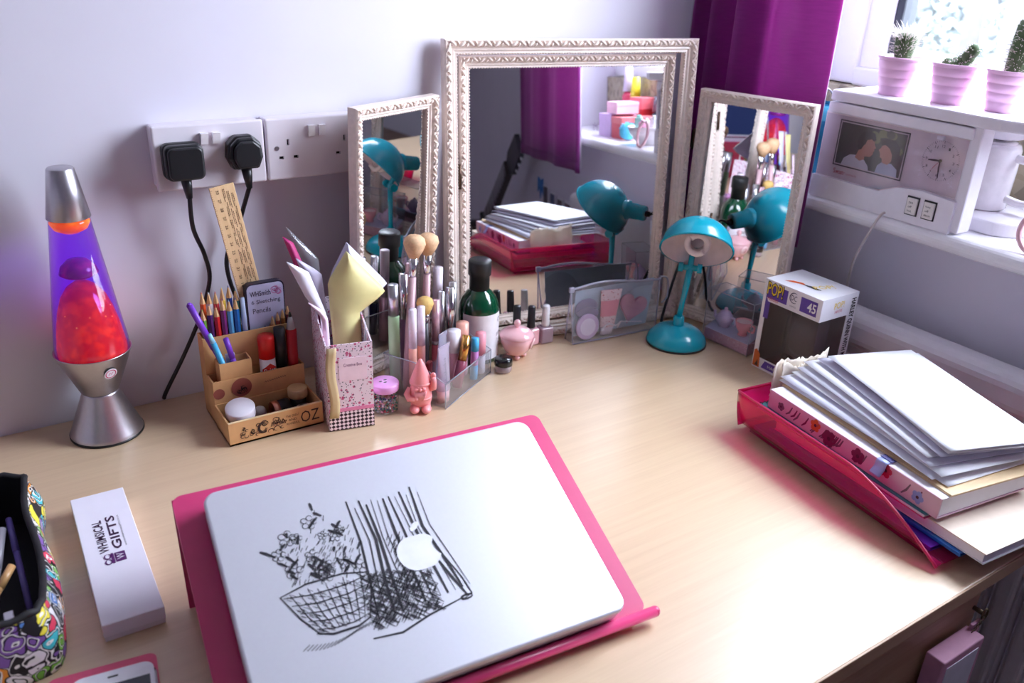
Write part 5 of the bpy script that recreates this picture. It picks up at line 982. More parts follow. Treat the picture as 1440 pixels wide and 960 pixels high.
# loose white sheets: each a slightly bowed sheet of its own
def papersheet(label, cx, cy, z, rot, w_, l_, bow, m, curl=0.):
    t = thing('paper_sheet', label, 'paper', (cx, cy, z), rot, 'loose white papers in the pink tray'); b = MB()
    b.grid(lambda u, v: ((u-.5)*w_, (v-.5)*l_, .0006+bow*math.sin(math.pi*v)*.6+curl*(1-u)**4+bow*.3*math.sin(math.pi*u)), 10, 14); b.build('sheet', m, t, solid=.0005)
PL = mat('paper_lilac_white', (226, 226, 240), .8, var=.01)
SHEETS = [('white sheet at the bottom of the loose paper pile', 1.172, -.672, .0785, -8, .180, .292, .001, PAPER), ('folded white sheet second from the bottom of the paper pile', 1.166, -.668, .0830, -11, .176, .280, .002, PL),
 ('white sheet third from the bottom of the paper pile', 1.176, -.676, .0880, -13, .172, .284, .002, PAPER), ('lilac white sheet in the middle of the paper pile', 1.178, -.672, .0930, -16, .168, .270, .003, PL),
 ('curling white sheet above the middle of the paper pile', 1.184, -.668, .0985, -18, .160, .266, .003, PAPER), ('lined lilac white pad sheet under the top papers', 1.190, -.680, .1040, -20, .150, .270, .002, mat('pad_grey', (206, 204, 222), .8)),
 ('narrow white sheet just below the top sheet', 1.195, -.690, .1085, -22, .142, .262, .002, PAPER), ('clean white top sheet of the loose paper pile', 1.190, -.688, .1130, -20, .140, .262, .001, PAPER)]
for s_ in SHEETS: papersheet(s_[0], s_[1], s_[2], s_[3], R(s_[4]), *s_[5:])
# small pale blue paper tab bent over the book's spine
bpy.context.view_layer.update(); t = thing('sticky_note', 'pale blue paper tab hanging over the floral book spine', 'note', mw=fb2.matrix_world @ Matrix.Translation((0, -.205, 0)))
b = MB(); pt_ = smooth_path([(.013, 0, .0292), (.004, 0, .0293), (-.0030, 0, .0282), (-.0050, 0, .0200), (-.0120, 0, .0120)], 5); b.grid(lambda u, v: pt_[int(round(u*(len(pt_)-1)))]+Vector((0, -.008+v*.016, 0)), len(pt_)-1, 2); b.build('tab', mat('pale_blue_tab', (168, 178, 232), .4), t, solid=.0005)
b = MB(); b.box(.004, .012, -.009, .009, .0297, .0306); b.build('fold', mat('indigo_tab', (60, 56, 120), .4), t)

# ================================================================ laptop on a pink stand
lx = Vector((math.cos(R(-5.5)), math.sin(R(-5.5)), 0)); tl = R(23.0); ly = Vector((-math.sin(R(-5.5))*math.cos(tl), math.cos(R(-5.5))*math.cos(tl), math.sin(tl)))
LO = Vector((.2765, -.6975, .0366)); LN = lx.cross(ly)
LM = basis(LO-LN*.0245, lx, ly)
lp = thing('laptop', 'closed silver laptop with an ink drawing on its lid', 'laptop', mw=LM)
ALU = mat('anodised_aluminium', (220, 220, 230), .38, .55, var=.01, scale=300)
LWd, LDp = .364, .249
def slab(n, inset, z0, z1, r_, m, bev, par): b = MB(); b.prism(rrect(inset, LWd-inset, inset, LDp-inset, r_, 8), z0, z1); o = b.build(n, m, par); md = o.modifiers.new('edge', 'BEVEL'); md.width = bev; md.segments = 3; md.limit_method = 'ANGLE'; md.angle_limit = R(60); return o
slab('base', .001, .001, .0155, .014, ALU, .003, lp); slab('gap', .003, .0155, .0165, .012, BLACK, .0002, lp); lid = slab('lid', 0, .0165, .0245, .014, ALU, .0028, lp)
for fx_, fy_ in ((.03, .02), (.334, .02), (.03, .229), (.334, .229)): b = MB(); b.lathe([(0, 0), (.007, 0), (.007, .0012), (0, .0012)], 16, 0, Matrix.Translation((fx_, fy_, 0))); b.build('rubber_foot', BLACK, lp)
TZ = Matrix.Translation((0, 0, .0245))
ap_ = []
for k in range(48):   # round fruit-shaped maker's emblem with a bite at its side
    a = 2*math.pi*k/48; r_ = .0212*(1+.06*math.cos(2*a)-.10*max(0, math.sin(a))**8-.06*max(0, -math.sin(a))**10); ap_.append((.1835+r_*math.cos(a), .1235+r_*1.05*math.sin(a)))
ap_ = [p for p in ap_ if (p[0]-.2090)**2+(p[1]-.1255)**2 > .0105**2]
bite = [(.2090+.0105*math.cos(R(a)), .1255+.0105*math.sin(R(a))) for a in (140, 165, 190, 215)]
i0 = max(range(len(ap_)), key=lambda i: (Vector(ap_[(i+1) % len(ap_)])-Vector(ap_[i])).length)
ap_ = ap_[:i0+1]+(bite if ap_[i0][1] > .1255 else bite[::-1])+ap_[i0+1:]
b = MB(); b.add([(x, y, .0007) for x, y in ap_], [list(range(len(ap_)))], 0, False, TZ); lf = arc(.1885, .1520, .0068, .0032, 0, 330, 10); b.add([(.1885+(x-.1885)*.75-(y-.1520)*.66, .1520+(x-.1885)*.66+(y-.1520)*.75, .0007) for x, y in lf], [list(range(len(lf)))], 0, False, TZ); b.build('emblem', mat('emblem_white', (238, 238, 246), .2), lid)
# ink drawing (a plain stand-in: a flowering bush in a ribbed pot beside hatched drapery)
b = MB(); rr = random.Random(11)
def ink(pts, wd=.0009): stroke(b, pts, wd*1.35, 0, TZ, .0004)
for k in range(11):    # woven basket: flared ribs and hoops
    t_ = k/10; x0 = .068+t_*.048; x1 = .044+t_*.086; ink([(x0, .074), ((x0+x1)/2, .092), (x1, .118+.003*math.sin(k*3))], .0012 if k in (0, 10) else .0007)
for q in range(5): y = .078+q*.0095; xa, xb = .067-q*.0052, .117+q*.0030; ink([(xa, y), (xa+(xb-xa)*.3, y-.004), (xa+(xb-xa)*.7, y-.004), (xb, y)], .0009)
for q in range(150): u_ = rr.random(); y = .074+.044*rr.random(); xx = .064+.056*u_-(y-.074)*.4*(1-u_); ink([(xx, y), (xx+.004, y-.003)], .0005)
ink([(.044, .118), (.070, .124), (.105, .124), (.130, .118)], .0014); ink([(.066, .074), (.080, .069), (.104, .069), (.117, .074)], .0018)
for k in range(46):    # leaves and blossoms heaped in the basket
    cx = .088+rr.uniform(-.040, .042); cy = .124+abs(rr.gauss(0, .030)); cy = min(cy, .205-abs(cx-.092)*1.1); r_ = rr.uniform(.004, .008); a = rr.uniform(0, 360)
    if k % 3 == 0:
        for q in range(5): ink(arc(cx+r_*.7*math.cos(q*1.257), cy+r_*.7*math.sin(q*1.257), r_*.42, r_*.42, 0, 330, 7), .0006)
    else: ink([(cx, cy), (cx+r_*math.cos(R(a)), cy+r_*.9), (cx+r_*1.6*math.cos(R(a)), cy+r_*1.3)], .0022); ink([(cx, cy-.006), (cx+.002, cy)], .0007)
for k in range(120): cx = .088+rr.uniform(-.034, .036); cy = .122+.050*rr.random(); ink([(cx, cy), (cx+.003, cy+.004)], .0006)
for k in range(26): x = .050+k*.0034; ink([(x, .062-.004*math.sin(k*.25)), (x+.007, .066-.004*math.sin(k*.25))], .0007)
for k in range(13):    # drapery folds
    x = .132+k*.0062; lean_ = .004*(k-5); top = .200-.010*abs(math.sin(k*1.7)); ink([(x+lean_*.0, top), (x+.003*math.sin(k), .150), (x+lean_*.25, .105), (x+lean_*.45, .068+.002*k*.3)], rr.choice((.0007, .0010, .0018, .0024)))
for k in range(620):   # cross hatching between bush and drapery and around the emblem's foot
    x = rr.uniform(.118, .186); y = rr.uniform(.060, .118); 
    if y > .118-(x-.118)*.2 or y < .058+.16*max(0, x-.165): continue
    if (x-.1835)**2+(y-.1235)**2 < .0235**2: continue
    d = rr.choice((1, -1)); ink([(x-.0030, y-.003*d), (x+.0030, y+.003*d)], .0007)
for k in range(90):
    x = rr.uniform(.158, .172); y = rr.uniform(.085, .150); ink([(x-.002, y-.003), (x+.002, y+.003)], .0008)
ink([(.112, .053), (.140, .050), (.170, .058), (.205, .064)], .0016); ink([(.196, .118), (.204, .090), (.212, .066)], .0022); ink([(.206, .112), (.214, .085), (.217, .066), (.205, .062)], .0012); ink(arc(.211, .064, .006, .002, 0, 340, 10), .0018)
o_ = b.build('ink_drawing', INK, lid); o_['kind'] = 'stuff'
# the stand, in the laptop's own frame: sloping plate, rolled front lip, folded back leg
ls = thing('laptop_stand', 'magenta sloping laptop stand with rolled front lip', 'laptop stand', mw=LM)
b = MB(); b.prism(rrect(-.026, .396, .000, .269, .010, 6), -.0035, 0); b.build('plate', MAGENTA, ls)
bl, br_ = LM.inverted() @ Vector((0, 0, 0)), None
Li = LM.inverted()
def W2L(x, y, z): return Li @ Vector((x, y, z))
fl = LM @ Vector((-.026, .267, -.003)); fr2 = LM @ Vector((.394, .267, -.003))
inw = Vector((-ly.x, -ly.y, 0)).normalized()*.030
b = MB(); b.add([W2L(*fl), W2L(*fr2), W2L(fr2.x+inw.x, fr2.y+inw.y, .0015), W2L(fl.x+inw.x, fl.y+inw.y, .0015)], [(0, 1, 2, 3)]); b.build('back_leg', MAGENTA, ls, solid=.003)
b = MB(); b.tube([(-.026, -.0050, .0015), (.402, -.0050, .0015)], [.0058, .0058], 16); b.build('front_lip', MAGENTA, ls)
b = MB(); b.ball((.402, -.0050, .0015), .0058, 14, 8); b.build('lip_end', MAGENTA, ls)
for x_ in (.02, .35):
    p_ = LM @ Vector((x_, .006, -.004)); b = MB(); b.tube([W2L(p_.x, p_.y, p_.z+.001), W2L(p_.x, p_.y, .0005)], [.006, .006], 12); b.build('rubber_foot', BLACK, ls)

# ================================================================ gift box, phone, pencil case
gy = R(-1.6); gbx = thing('gift_box', 'slim white gift box with purple WHIMSICAL GIFTS lettering', 'box', (.1965, -.2395, 0), gy)
GC = mat('gift_card', (236, 232, 244), .5, var=.01)
b = MB(); b.rbox(.0008, .0572, -.2362, -.0008, .0005, .012, .0006); b.build('box_base', mat('gift_base', (226, 222, 234), .5), gbx)
b = MB(); b.rbox(0, .058, -.237, 0, .0065, .0215, .0008); gl_ = b.build('box_lid', GC, gbx)
b = MB(); text(b, 'WHIMSICAL', (.0250, -.122, .0215), (0, 1, 0), (-1, 0, 0), .064, .0100, bold=.02); text(b, 'GIFTS', (.0390, -.120, .0215), (0, 1, 0), (-1, 0, 0), .066, .0098, bold=.02); b.build('lettering', mat('gift_ink', (58, 30, 62), .6), gl_)
b = MB(); text(b, 'WWW.WHIMSICALGIFTS.CO.UK', (.0435, -.118, .0215), (0, 1, 0), (-1, 0, 0), .062, .0018); b.build('lettering', DARKW, gl_)
b = MB(); TG = basis((.0390, -.143, .0215), (0, 1, 0), (-1, 0, 0)); b.box(0, .0165, 0, .0105, .0002, .0005, 0, TG); b.box(-.001, .0175, .0115, .0140, .0002, .0005, 0, TG)
for s_ in (-1, 1): stroke(b, arc(.008+s_*.005, .0175, .0042, .0032, 0, 350, 12), .0018, 0, TG, .0005)
b.build('emblem', PURPLE_INK, gl_); b = MB(); text(b, 'W', tuple(TG @ Vector((.003, .0015, .0006))), (0, 1, 0), (-1, 0, 0), .0105, .0075); b.build('lettering', GC, gl_)

ph = thing('phone', 'white smartphone lying in an open pink folding case', 'phone', (.2290, -.5150, 0), R(-8))
PKC = mat('pink_leather', (232, 92, 130), .5, var=.04, scale=200)
b = MB(); b.prism(rrect(-.094, 0, -.155, 0, .008), .0006, .0030); b.build('folding_case', PKC, ph)
b = MB(); b.prism(rrect(-.0745, -.0015, -.150, -.0175, .012), .0030, .0065); b.build('phone_holder', mat('plum_bumper', (96, 40, 72), .4), ph)
b = MB(); b.prism(rrect(-.0730, -.0030, -.148, -.0192, .010), .0065, .0122); b.build('body', mat('phone_white', (240, 240, 248), .15, coat=.5), ph)
b = MB(); b.box(-.0690, -.0070, -.132, -.0370, .0122, .0126); b.build('screen', mat('dark_screen', (36, 36, 50), .08), ph)
b = MB(); b.prism(rrect(-.0425, -.0335, -.0285, -.0265, .0009), .0122, .0125); b.build('speaker_slot', DARKW, ph)
b = MB(); b.rbox(-.0030, -.0012, -.07, -.03, .005, .009, .0008); b.build('side_button', SILVER, ph)

COMIC = voro_mat('comic_print', [(30, 26, 34), (70, 190, 200), (236, 220, 70), (220, 60, 90), (240, 236, 240), (120, 190, 70), (236, 150, 50), (130, 90, 170), (28, 26, 32), (90, 140, 210)], 62, .55, (18, 16, 20), .05, warp=.03, rings=3.2)
pcs = thing('pencil_case', 'open comic print pencil case with black zip and dark lining', 'pencil case', (.105, -.36, 0))
ring = []   # outline of the case seen from above
CO = [(.062, .122), (.054, .070), (.058, .010), (.056, -.060), (.048, -.118), (.028, -.134), (-.040, -.132), (-.062, -.095), (-.066, .0), (-.058, .090), (-.030, .130), (.020, .136)]
CO = [tuple(p) for p in smooth_path([(x, y, 0) for x, y in CO]+[(CO[0][0], CO[0][1], 0)], 5)][:-1]
def cs(u, v):
    i = int(round(u*len(CO))) % len(CO); x, y, _ = CO[i]; k = 1+.10*math.sin(math.pi*min(v*1.1, 1))-.16*v; zt = .062-.012*math.cos(y*18)
    return (x*k, y*(1-.04*v), .001+zt*v+.0015*math.sin(i*1.9)*v)
b = MB(); b.grid(cs, len(CO), 10); b.build('fabric', COMIC, pcs, solid=.002)
b = MB(); b.tube([Vector(cs(i/len(CO), 1)) for i in range(len(CO)+1)], .0035, 8); b.build('zip_tape', mat('zip_black', (26, 24, 28), .7), pcs)
b = MB(); b.grid(lambda u, v: (lambda q: (q[0]*.955, q[1]*.97, q[2]+.0006))(cs(u, v)), len(CO), 10); b.build('lining', mat('dark_lining', (30, 28, 34), .8), pcs)
b = MB(); b.add([(x*.96, y*.98, .003) for x, y, _ in CO], [list(range(len(CO)))]); b.build('bottom', MATS['dark_lining'], pcs)
b = MB(); b.rbox(.010, .018, -.130, -.106, .0630, .0660, .001); b.build('zip_pull', SILVER, pcs)
for lb, cc, p0, p1, r_ in [('grey capped pen lying inside the comic pencil case', (150, 146, 156), (.095, -.43, .012), (.125, -.30, .046), .0045), ('tan wooden pencil lying inside the comic pencil case', (196, 150, 100), (.090, -.42, .024), (.128, -.37, .046), .0040), ('blue pen lying inside the comic pencil case', (40, 70, 170), (.070, -.42, .010), (.080, -.30, .030), .0045), ('slim violet pen lying along the pencil case side', (110, 96, 170), (.135, -.41, .014), (.133, -.28, .044), .0032), ('dark green pen lying deep inside the pencil case', (40, 90, 70), (.062, -.32, .008), (.110, -.25, .022), .0040)]:
    rod('pen', lb, 'pen', p0, p1, [('barrel', 0, .62, r_, r_, mat('pc_'+lb.split()[0]+'_'+lb.split()[1], cc, .35)), ('cap', .62, 1, r_*1.12, r_, mat('pc_'+lb.split()[0]+'_'+lb.split()[1], cc, .35))], 'pens in the comic pencil case', 12)
# ================================================================ tea maker clock on the window sill
SZ = .262
tm = thing('tea_maker', 'white bedside tea maker with clock face and couple photo panel', 'tea maker', (1.418, -.2745, SZ))
# local: x = into the window, y negative = towards the camera, z up from the sill
TWH = WPLAST; L0 = lambda x, y, z: (x, y, z)
W_, H_ = .262, .180
# front body: lower apron, recessed clock panel, upper fascia
b = MB(); apr = [(0, 0), (-W_, 0), (-W_, .050), (-.205, .054), (-.165, .050), (-.130, .036), (0, .036)]
TY = Matrix(((0, 0, 1, 0), (1, 0, 0, 0), (0, 1, 0, 0), (0, 0, 0, 1)))    # (y, z) outline, extruded along x
b.prism([(y, z) for y, z in apr], -.006, .050, T=TY); b.build('front_apron', TWH, tm)
b = MB(); b.box(.004, .050, -W_, 0, .036, .143); b.build('clock_body', mat('clock_panel', (236, 222, 224), .4), tm)
b = MB(); b.rbox(-.006, .050, -W_, -.008, .143, .1603, .002); b.build('fascia', TWH, tm)
b = MB(); b.rbox(.0, .012, -W_-.004, -W_+.006, .0, .165, .003); b.build('end_trim', TWH, tm)
b = MB(); b.rbox(.0, .034, -W_-.012, -W_+.002, .002, .165, .003); b.build('end_pillar', TWH, tm)
# lid that carries the cactus pots, wider than the body and rounded at the back
b = MB(); lidp = [(-.008, -.010), (-.008, -.300), (.02, -.385), (.150, -.385), (.192, -.350), (.192, -.080), (.180, -.030), (.130, -.012), (.060, -.010), (.010, -.010)]
b.prism(lidp, .1625, .1800); o_ = b.build('lid', TWH, tm); md = o_.modifiers.new('edge', 'BEVEL'); md.width = .003; md.segments = 2; md.limit_method = 'ANGLE'
# brewing platform with rounded end behind the clock
b = MB(); plat = [(.050, -.010), (.050, -.265)]+[(.115+.075*math.cos(R(a)), -.250+.075*math.sin(R(a))-.012) for a in range(210, 381, 6)]+[(.190, -.010)]
b.prism(plat, .0, .022); o_ = b.build('platform', TWH, tm); md = o_.modifiers.new('edge', 'BEVEL'); md.width = .003; md.segments = 2; md.limit_method = 'ANGLE'
b = MB(); b.box(.055, .190, -.085, -.010, .022, .1625); b.build('boiler_housing', TWH, tm)
b = MB(); b.lathe([(0, .132), (.034, .134), (.042, .150), (.044, .1625)], 32, 0, Matrix.Translation((.128, -.235, 0))); b.build('spout_cone', TWH, tm)
# clear window over the clock panel
b = MB(); b.add([(-.002, -.006, .038), (-.002, -.006, .141), (-.002, -W_+.004, .141), (-.002, -W_+.004, .055), (-.002, -.205, .056), (-.002, -.165, .052), (-.002, -.130, .038)], [list(range(7))]); b.build('clear_cover', clear('cover_film', (246, 244, 248), .04, .05, 1.45), tm, solid=.001)
FP = lambda yc, zc: basis((.0035, yc, zc), (0, -1, 0), (0, 0, 1))        # print plane facing the room (normal -x)
# photo of two people in profile
PHO = MB(); TPH = FP(-.0345, .062); PWd, PHt = .122, .068
def pp(poly, mi, k=0): PHO.add([(x*PWd, y*PHt, .0006+.00012*k) for x, y in poly], [list(range(len(poly)))], mi, False, TPH)
pp([(0, 0), (1, 0), (1, 1), (0, 1)], 0); 
for k in range(16): a = random.random(); cx, cy = .45+.5*random.random(), .55+.4*random.random(); pp([(cx+.07*math.cos(q), cy+.10*math.sin(q)) for q in [i*.9 for i in range(7)]], 1 if k % 2 else 2, 1+k*.1)
pp([(.10, 0), (.13, .16), (.22, .28), (.33, .30), (.45, .22), (.52, .10), (.54, 0)], 3, 4)                       # light T-shirt
pp([(.30, .24), (.34, .44), (.42, .46), (.45, .24), (.38, .18)], 4, 5)
pp([(.36, .40), (.35, .62), (.40, .76), (.50, .78), (.555, .72), (.56, .64), (.592, .555), (.568, .53), (.575, .48), (.56, .46), (.562, .40), (.53, .33), (.45, .31)], 4, 6)   # profile looking right
pp([(.325, .44), (.30, .66), (.34, .84), (.44, .93), (.54, .88), (.575, .74), (.545, .70), (.50, .74), (.44, .70), (.425, .60), (.40, .56), (.375, .46)], 5, 7)
pp([(.405, .50), (.42, .58), (.445, .56), (.435, .49)], 4, 8)
pp([(.64, 0), (.66, .18), (.72, .28), (.86, .28), (.95, .18), (.97, 0)], 6, 4)
pp([(.72, .26), (.705, .36), (.668, .38), (.672, .44), (.655, .46), (.662, .49), (.632, .53), (.668, .60), (.67, .68), (.74, .74), (.84, .70), (.88, .55), (.86, .36), (.80, .24)], 4, 6)   # profile looking left
pp([(.665, .64), (.67, .76), (.74, .84), (.86, .82), (.945, .68), (.95, .46), (.90, .30), (.85, .32), (.845, .48), (.79, .62), (.72, .68)], 5, 7)
PHO.build('photo', [mat('ph_dark', (56, 62, 56), .35), mat('ph_leaf', (128, 136, 84), .35), mat('ph_leaf2', (70, 78, 60), .35), mat('ph_shirt', (226, 226, 236), .35), mat('ph_skin', (206, 150, 128), .35), mat('ph_hair', (20, 16, 18), .35), mat('ph_shirt2', (190, 200, 222), .35)], tm)
b = MB(); 
for (x0, x1, y0, y1) in ((-.004, PWd+.004, -.004, -.002), (-.004, PWd+.004, PHt+.002, PHt+.004), (-.004, -.002, -.004, PHt+.004), (PWd+.002, PWd+.004, -.004, PHt+.004)): b.box(x0, x1, y0, y1, .0002, .0006, 0, TPH)
b.build('photo_border', DARKW, tm)
b = MB(); [text(b, 'Swan', (.0035, -.0345-.0005*q, .0445), (0, -1, 0), (0, 0, 1), .020, .0085, lift=.0006) for q in range(2)]; b.build('lettering', mat('brand_red', (190, 50, 60), .5), tm)
b = MB(); text(b, 'Teasmade', (.0035, -.055, .0455), (0, -1, 0), (0, 0, 1), .026, .0042, lift=.0006); b.build('lettering', mat('brand_pale', (206, 130, 136), .5), tm)
# clock: numerals' ticks, hands at about 8:30
TCK = FP(-.2185, .103); b = MB()
for k in range(60):
    a = 2*math.pi*k/60; r0 = .0265 if k % 5 == 0 else .0285; stroke(b, [(r0*math.sin(a), r0*math.cos(a)), (.0305*math.sin(a), .0305*math.cos(a))], .0014 if k % 5 == 0 else .0007, 0, TCK, .0006)
ck = b.build('clock_ticks', INK, tm)
for k in range(1, 13):
    a = 2*math.pi*k/12; b = MB(); p = TCK @ Vector((.0222*math.sin(a)-.0026, .0222*math.cos(a)-.0021, 0)); text(b, str(k), tuple(p), (0, -1, 0), (0, 0, 1), .0030 if k < 10 else .0048, .0042, lift=.0006); b.build('numeral', INK, ck)
b = MB(); stroke(b, [(0, 0), (.0, -.010), (.002, -.0265)], .0028, 0, TCK, .0012); b.build('minute_hand', INK, ck); b = MB(); stroke(b, [(0, 0), (-.009, -.0005), (-.0195, -.0015)], .0032, 0, TCK, .0014); b.build('hour_hand', INK, ck)
b = MB(); stroke(b, [(0, 0), (-.007, -.009), (-.012, -.017)], .0008, 0, TCK, .0016); b.build('alarm_hand', mat('hand_red', (200, 40, 60), .4), ck); b = MB(); b.lathe([(0, .0025), (.0025, .0025), (.0025, .0005)], 14, 0, TCK); b.build('hub', INK, ck)
b = MB(); b.rbox(-.0016, .0035, -.218, -.206, .1395-.006, .1395, .001); b.build('catch', TWH, tm)
for yc, on in ((-.1955, 1), (-.2245, 0)):
    b = MB(); b.box(-.0072, -.0055, yc-.0115, yc+.0095, .0130, .0430); fr_ = b.build('switch_surround', BLACK if not on else DARKW, tm)
    b = MB(); b.rbox(-.0100, -.0068, yc-.0098, yc+.0078, .0150, .0405, .0008); b.build('rocker_switch', mat('rocker_cream', (236, 230, 226), .35), fr_)
    b = MB(); [text(b, s_, (-.0101, yc+.0040, z_), (0, -1, 0), (0, 0, 1), w_, .0034, lift=.0003) for s_, z_, w_ in ((('tea', .032, .0075), ('off', .0255, .0065), ('hot', .019, .0075)) if on else (('lamp', .032, .0085), ('off', .0255, .0065), ('alarm', .019, .0105)))]; b.build('lettering', INK, fr_)
# cream cable hanging over the sill
b = MB(); b.tube(smooth_path([(.010, -.150, .002), (-.014, -.152, .003), (-.028, -.146, -.030), (-.020, -.125, -.085), (.0, -.110, -.150), (.010, -.100, -.230)], 8), .0022, 8); b.build('cable', mat('cable_cream', (214, 204, 200), .4), tm)
# jug standing on the platform
jg = thing('jug', 'white ceramic jug with handle standing in the tea maker', 'jug', (1.5430, -.5060, SZ+.0225))
JW = mat('jug_glaze', (240, 236, 240), .15, coat=.4)
b = MB(); b.lathe([(0, 0), (.036, 0), (.0385, .003), (.0400, .060), (.0395, .094), (.0360, .101), (.0300, .1025)], 36); b.build('body', JW, jg)
b = MB(); b.lathe([(.0310, .1015), (.0310, .1050), (.0240, .1060), (0, .1060)], 30); b.build('lid', JW, jg)
b = MB(); b.tube(smooth_path([(.0, -.038, .084), (.0, -.070, .080), (.0, -.086, .072), (.0, -.084, .040), (.0, -.070, .018), (.0, -.038, .020)], 8), .0065, 12); b.build('handle', JW, jg)
b = MB(); b.rbox(-.010, .008, -.020, -.004, .1060, .1085, .0012); b.build('lid_catch', CHROME, jg)
# ---------------------------------------------------------------- cactus pots
POTM = mat('lilac_pink_pot', (240, 194, 226), .4, var=.02); SOIL = mat('potting_soil', (70, 56, 50), .95, var=.3, scale=200); CGR = mat('cactus_green', (74, 96, 60), .7, var=.2, scale=120); SPINE = mat('cactus_spines', (232, 222, 218), .6)
def pot(label, x, y):
    t = thing('cactus_pot', label, 'potted cactus', (x, y, SZ+.1800), 0, 'pink cactus pots on the tea maker')
    pr = [(0, 0), (.0255, 0)]; r_ = .0260
    for k in range(4): z = .004+k*.0128; pr += [(r_, z), (r_+.0012, z+.0100), (r_+.0004, z+.0112)]; r_ += .0022
    pr += [(r_+.0010, .0565), (r_+.0008, .0595), (r_-.0010, .0595), (r_-.0020, .0500), (0, .0500)]
    b = MB(); b.lathe(pr, 40); b.build('pot', POTM, t); b = MB(); b.lathe([(0, .0525), (r_-.0018, .0515)], 30); b.build('soil', SOIL, t); return t
def ribbed(mb, base, h, r_, ribs, lean=(0, 0), seg=40):
    def fn(u, v):
        a = 2*math.pi*u; rr_ = r_*(math.sin(math.pi*min(.5, .22+v*.30)) if v < .8 else math.sin(math.pi*.5)*math.sqrt(max(0, 1-((v-.8)/.2)**2)))*(1+.10*abs(math.cos(ribs*a/2))-.05)
        return (base[0]+lean[0]*v+rr_*math.cos(a), base[1]+lean[1]*v+rr_*math.sin(a), base[2]+h*v)
    mb.grid(fn, seg, 16); return fn
def spines(mb, fn, n, l_, rnd, curl=.4, vmin=.05):
    for k in range(n):
        u, v = rnd.random(), vmin+(1-vmin)*rnd.random(); p = Vector(fn(u, v)); a = 2*math.pi*u; d = Vector((math.cos(a), math.sin(a), .3+rnd.uniform(-curl, 1.4*v))).normalized()*l_*rnd.uniform(.5, 1.1)
        mb.tube([p, p+d*.5, p+d+Vector((0, 0, -.0015))], [.0004, .0003, .0001], 3, caps=False)
t = pot('pink ridged pot with a short cactus tufted in white hairs', 1.4640, -.3640); b = MB(); f_ = ribbed(b, (0, 0, .050), .046, .0165, 12); b.build('cactus', CGR, t); b = MB(); rnd = random.Random(1); spines(b, f_, 260, .013, rnd); spines(b, f_, 160, .024, rnd, .2, .75); o_ = b.build('spines', SPINE, t); o_['kind'] = 'stuff'
t = pot('pink ridged pot with a low clustered knobbly cactus', 1.4730, -.4520)
rnd = random.Random(2); b = MB(); sp = MB()
for cx, cy, cz, r_ in ((-.006, .012, .056, .009), (.004, .016, .055, .008), (0, .004, .058, .009), (.002, -.006, .062, .010), (.001, -.014, .070, .010), (0, -.020, .079, .0095), (-.006, -.018, .054, .008), (.008, -.012, .055, .008), (-.010, .0, .055, .008)):
    b.ball((cx, cy, cz), (r_, r_, r_*1.1), 14, 8)
    for k in range(46):
        d = Vector((rnd.gauss(0, 1), rnd.gauss(0, 1), rnd.gauss(.3, 1))).normalized(); p = Vector((cx, cy, cz))+d*r_; sp.tube([p, p+d*.0035], [.0006, .0002], 3, caps=False)
b.build('cactus', CGR, t); o_ = sp.build('spines', SPINE, t); o_['kind'] = 'stuff'
t = pot('pink ridged pot with a tall ribbed column cactus', 1.4840, -.5330); b = MB(); f_ = ribbed(b, (0, 0, .048), .090, .0190, 14, (.002, -.012)); b.build('cactus', CGR, t); b = MB(); spines(b, f_, 520, .0085, random.Random(3)); o_ = b.build('spines', SPINE, t); o_['kind'] = 'stuff'
# ---------------------------------------------------------------- blue tin bucket, pink mug
t = thing('tin_bucket', 'shiny blue tin bucket with wire handle between curtain and tea maker', 'bucket', (1.4680, -.2300, SZ)); t.scale = (1, 1, 1.15); BLU = mat('blue_enamel', (30, 130, 176), .2, .4)
b = MB(); b.lathe([(0, 0), (.0300, 0), (.0340, .118), (.0350, .120), (.0335, .121), (.0320, .118), (.0285, .003), (0, .003)], 32); b.build('pail', BLU, t); b = MB(); b.lathe([(.0338, .104), (.0362, .106), (.0362, .124), (.0338, .126)], 32); b.build('band', mat('light_blue_enamel', (90, 190, 220), .2, .4), t)
b = MB(); b.tube([(.036*math.cos(R(a)), .004, .112+.036*math.sin(R(a))) for a in range(0, 181, 12)], .0015, 8); b.build('handle', mat('wire_grey', (120, 116, 130), .3, .8), t)
t = thing('hair_hoop', 'glossy pale pink hair hoop leaning against the white bowl', 'hair band', (1.4330, -.6490, SZ)); MG = mat('hoop_pink', (232, 184, 192), .18, coat=.4)
b = MB(); b.tube([(.006*math.sin(R(a)), -.010+.030*math.cos(R(a)), .0335+.0300*math.sin(R(a))) for a in range(-250, 71, 10)], .0036, 10); b.build('band', MG, t)
for a in (-250, 70): b = MB(); b.ball((.006*math.sin(R(a)), -.010+.030*math.cos(R(a)), .0335+.0300*math.sin(R(a))), .0042, 10, 6); b.build('end_tip', MG, t)

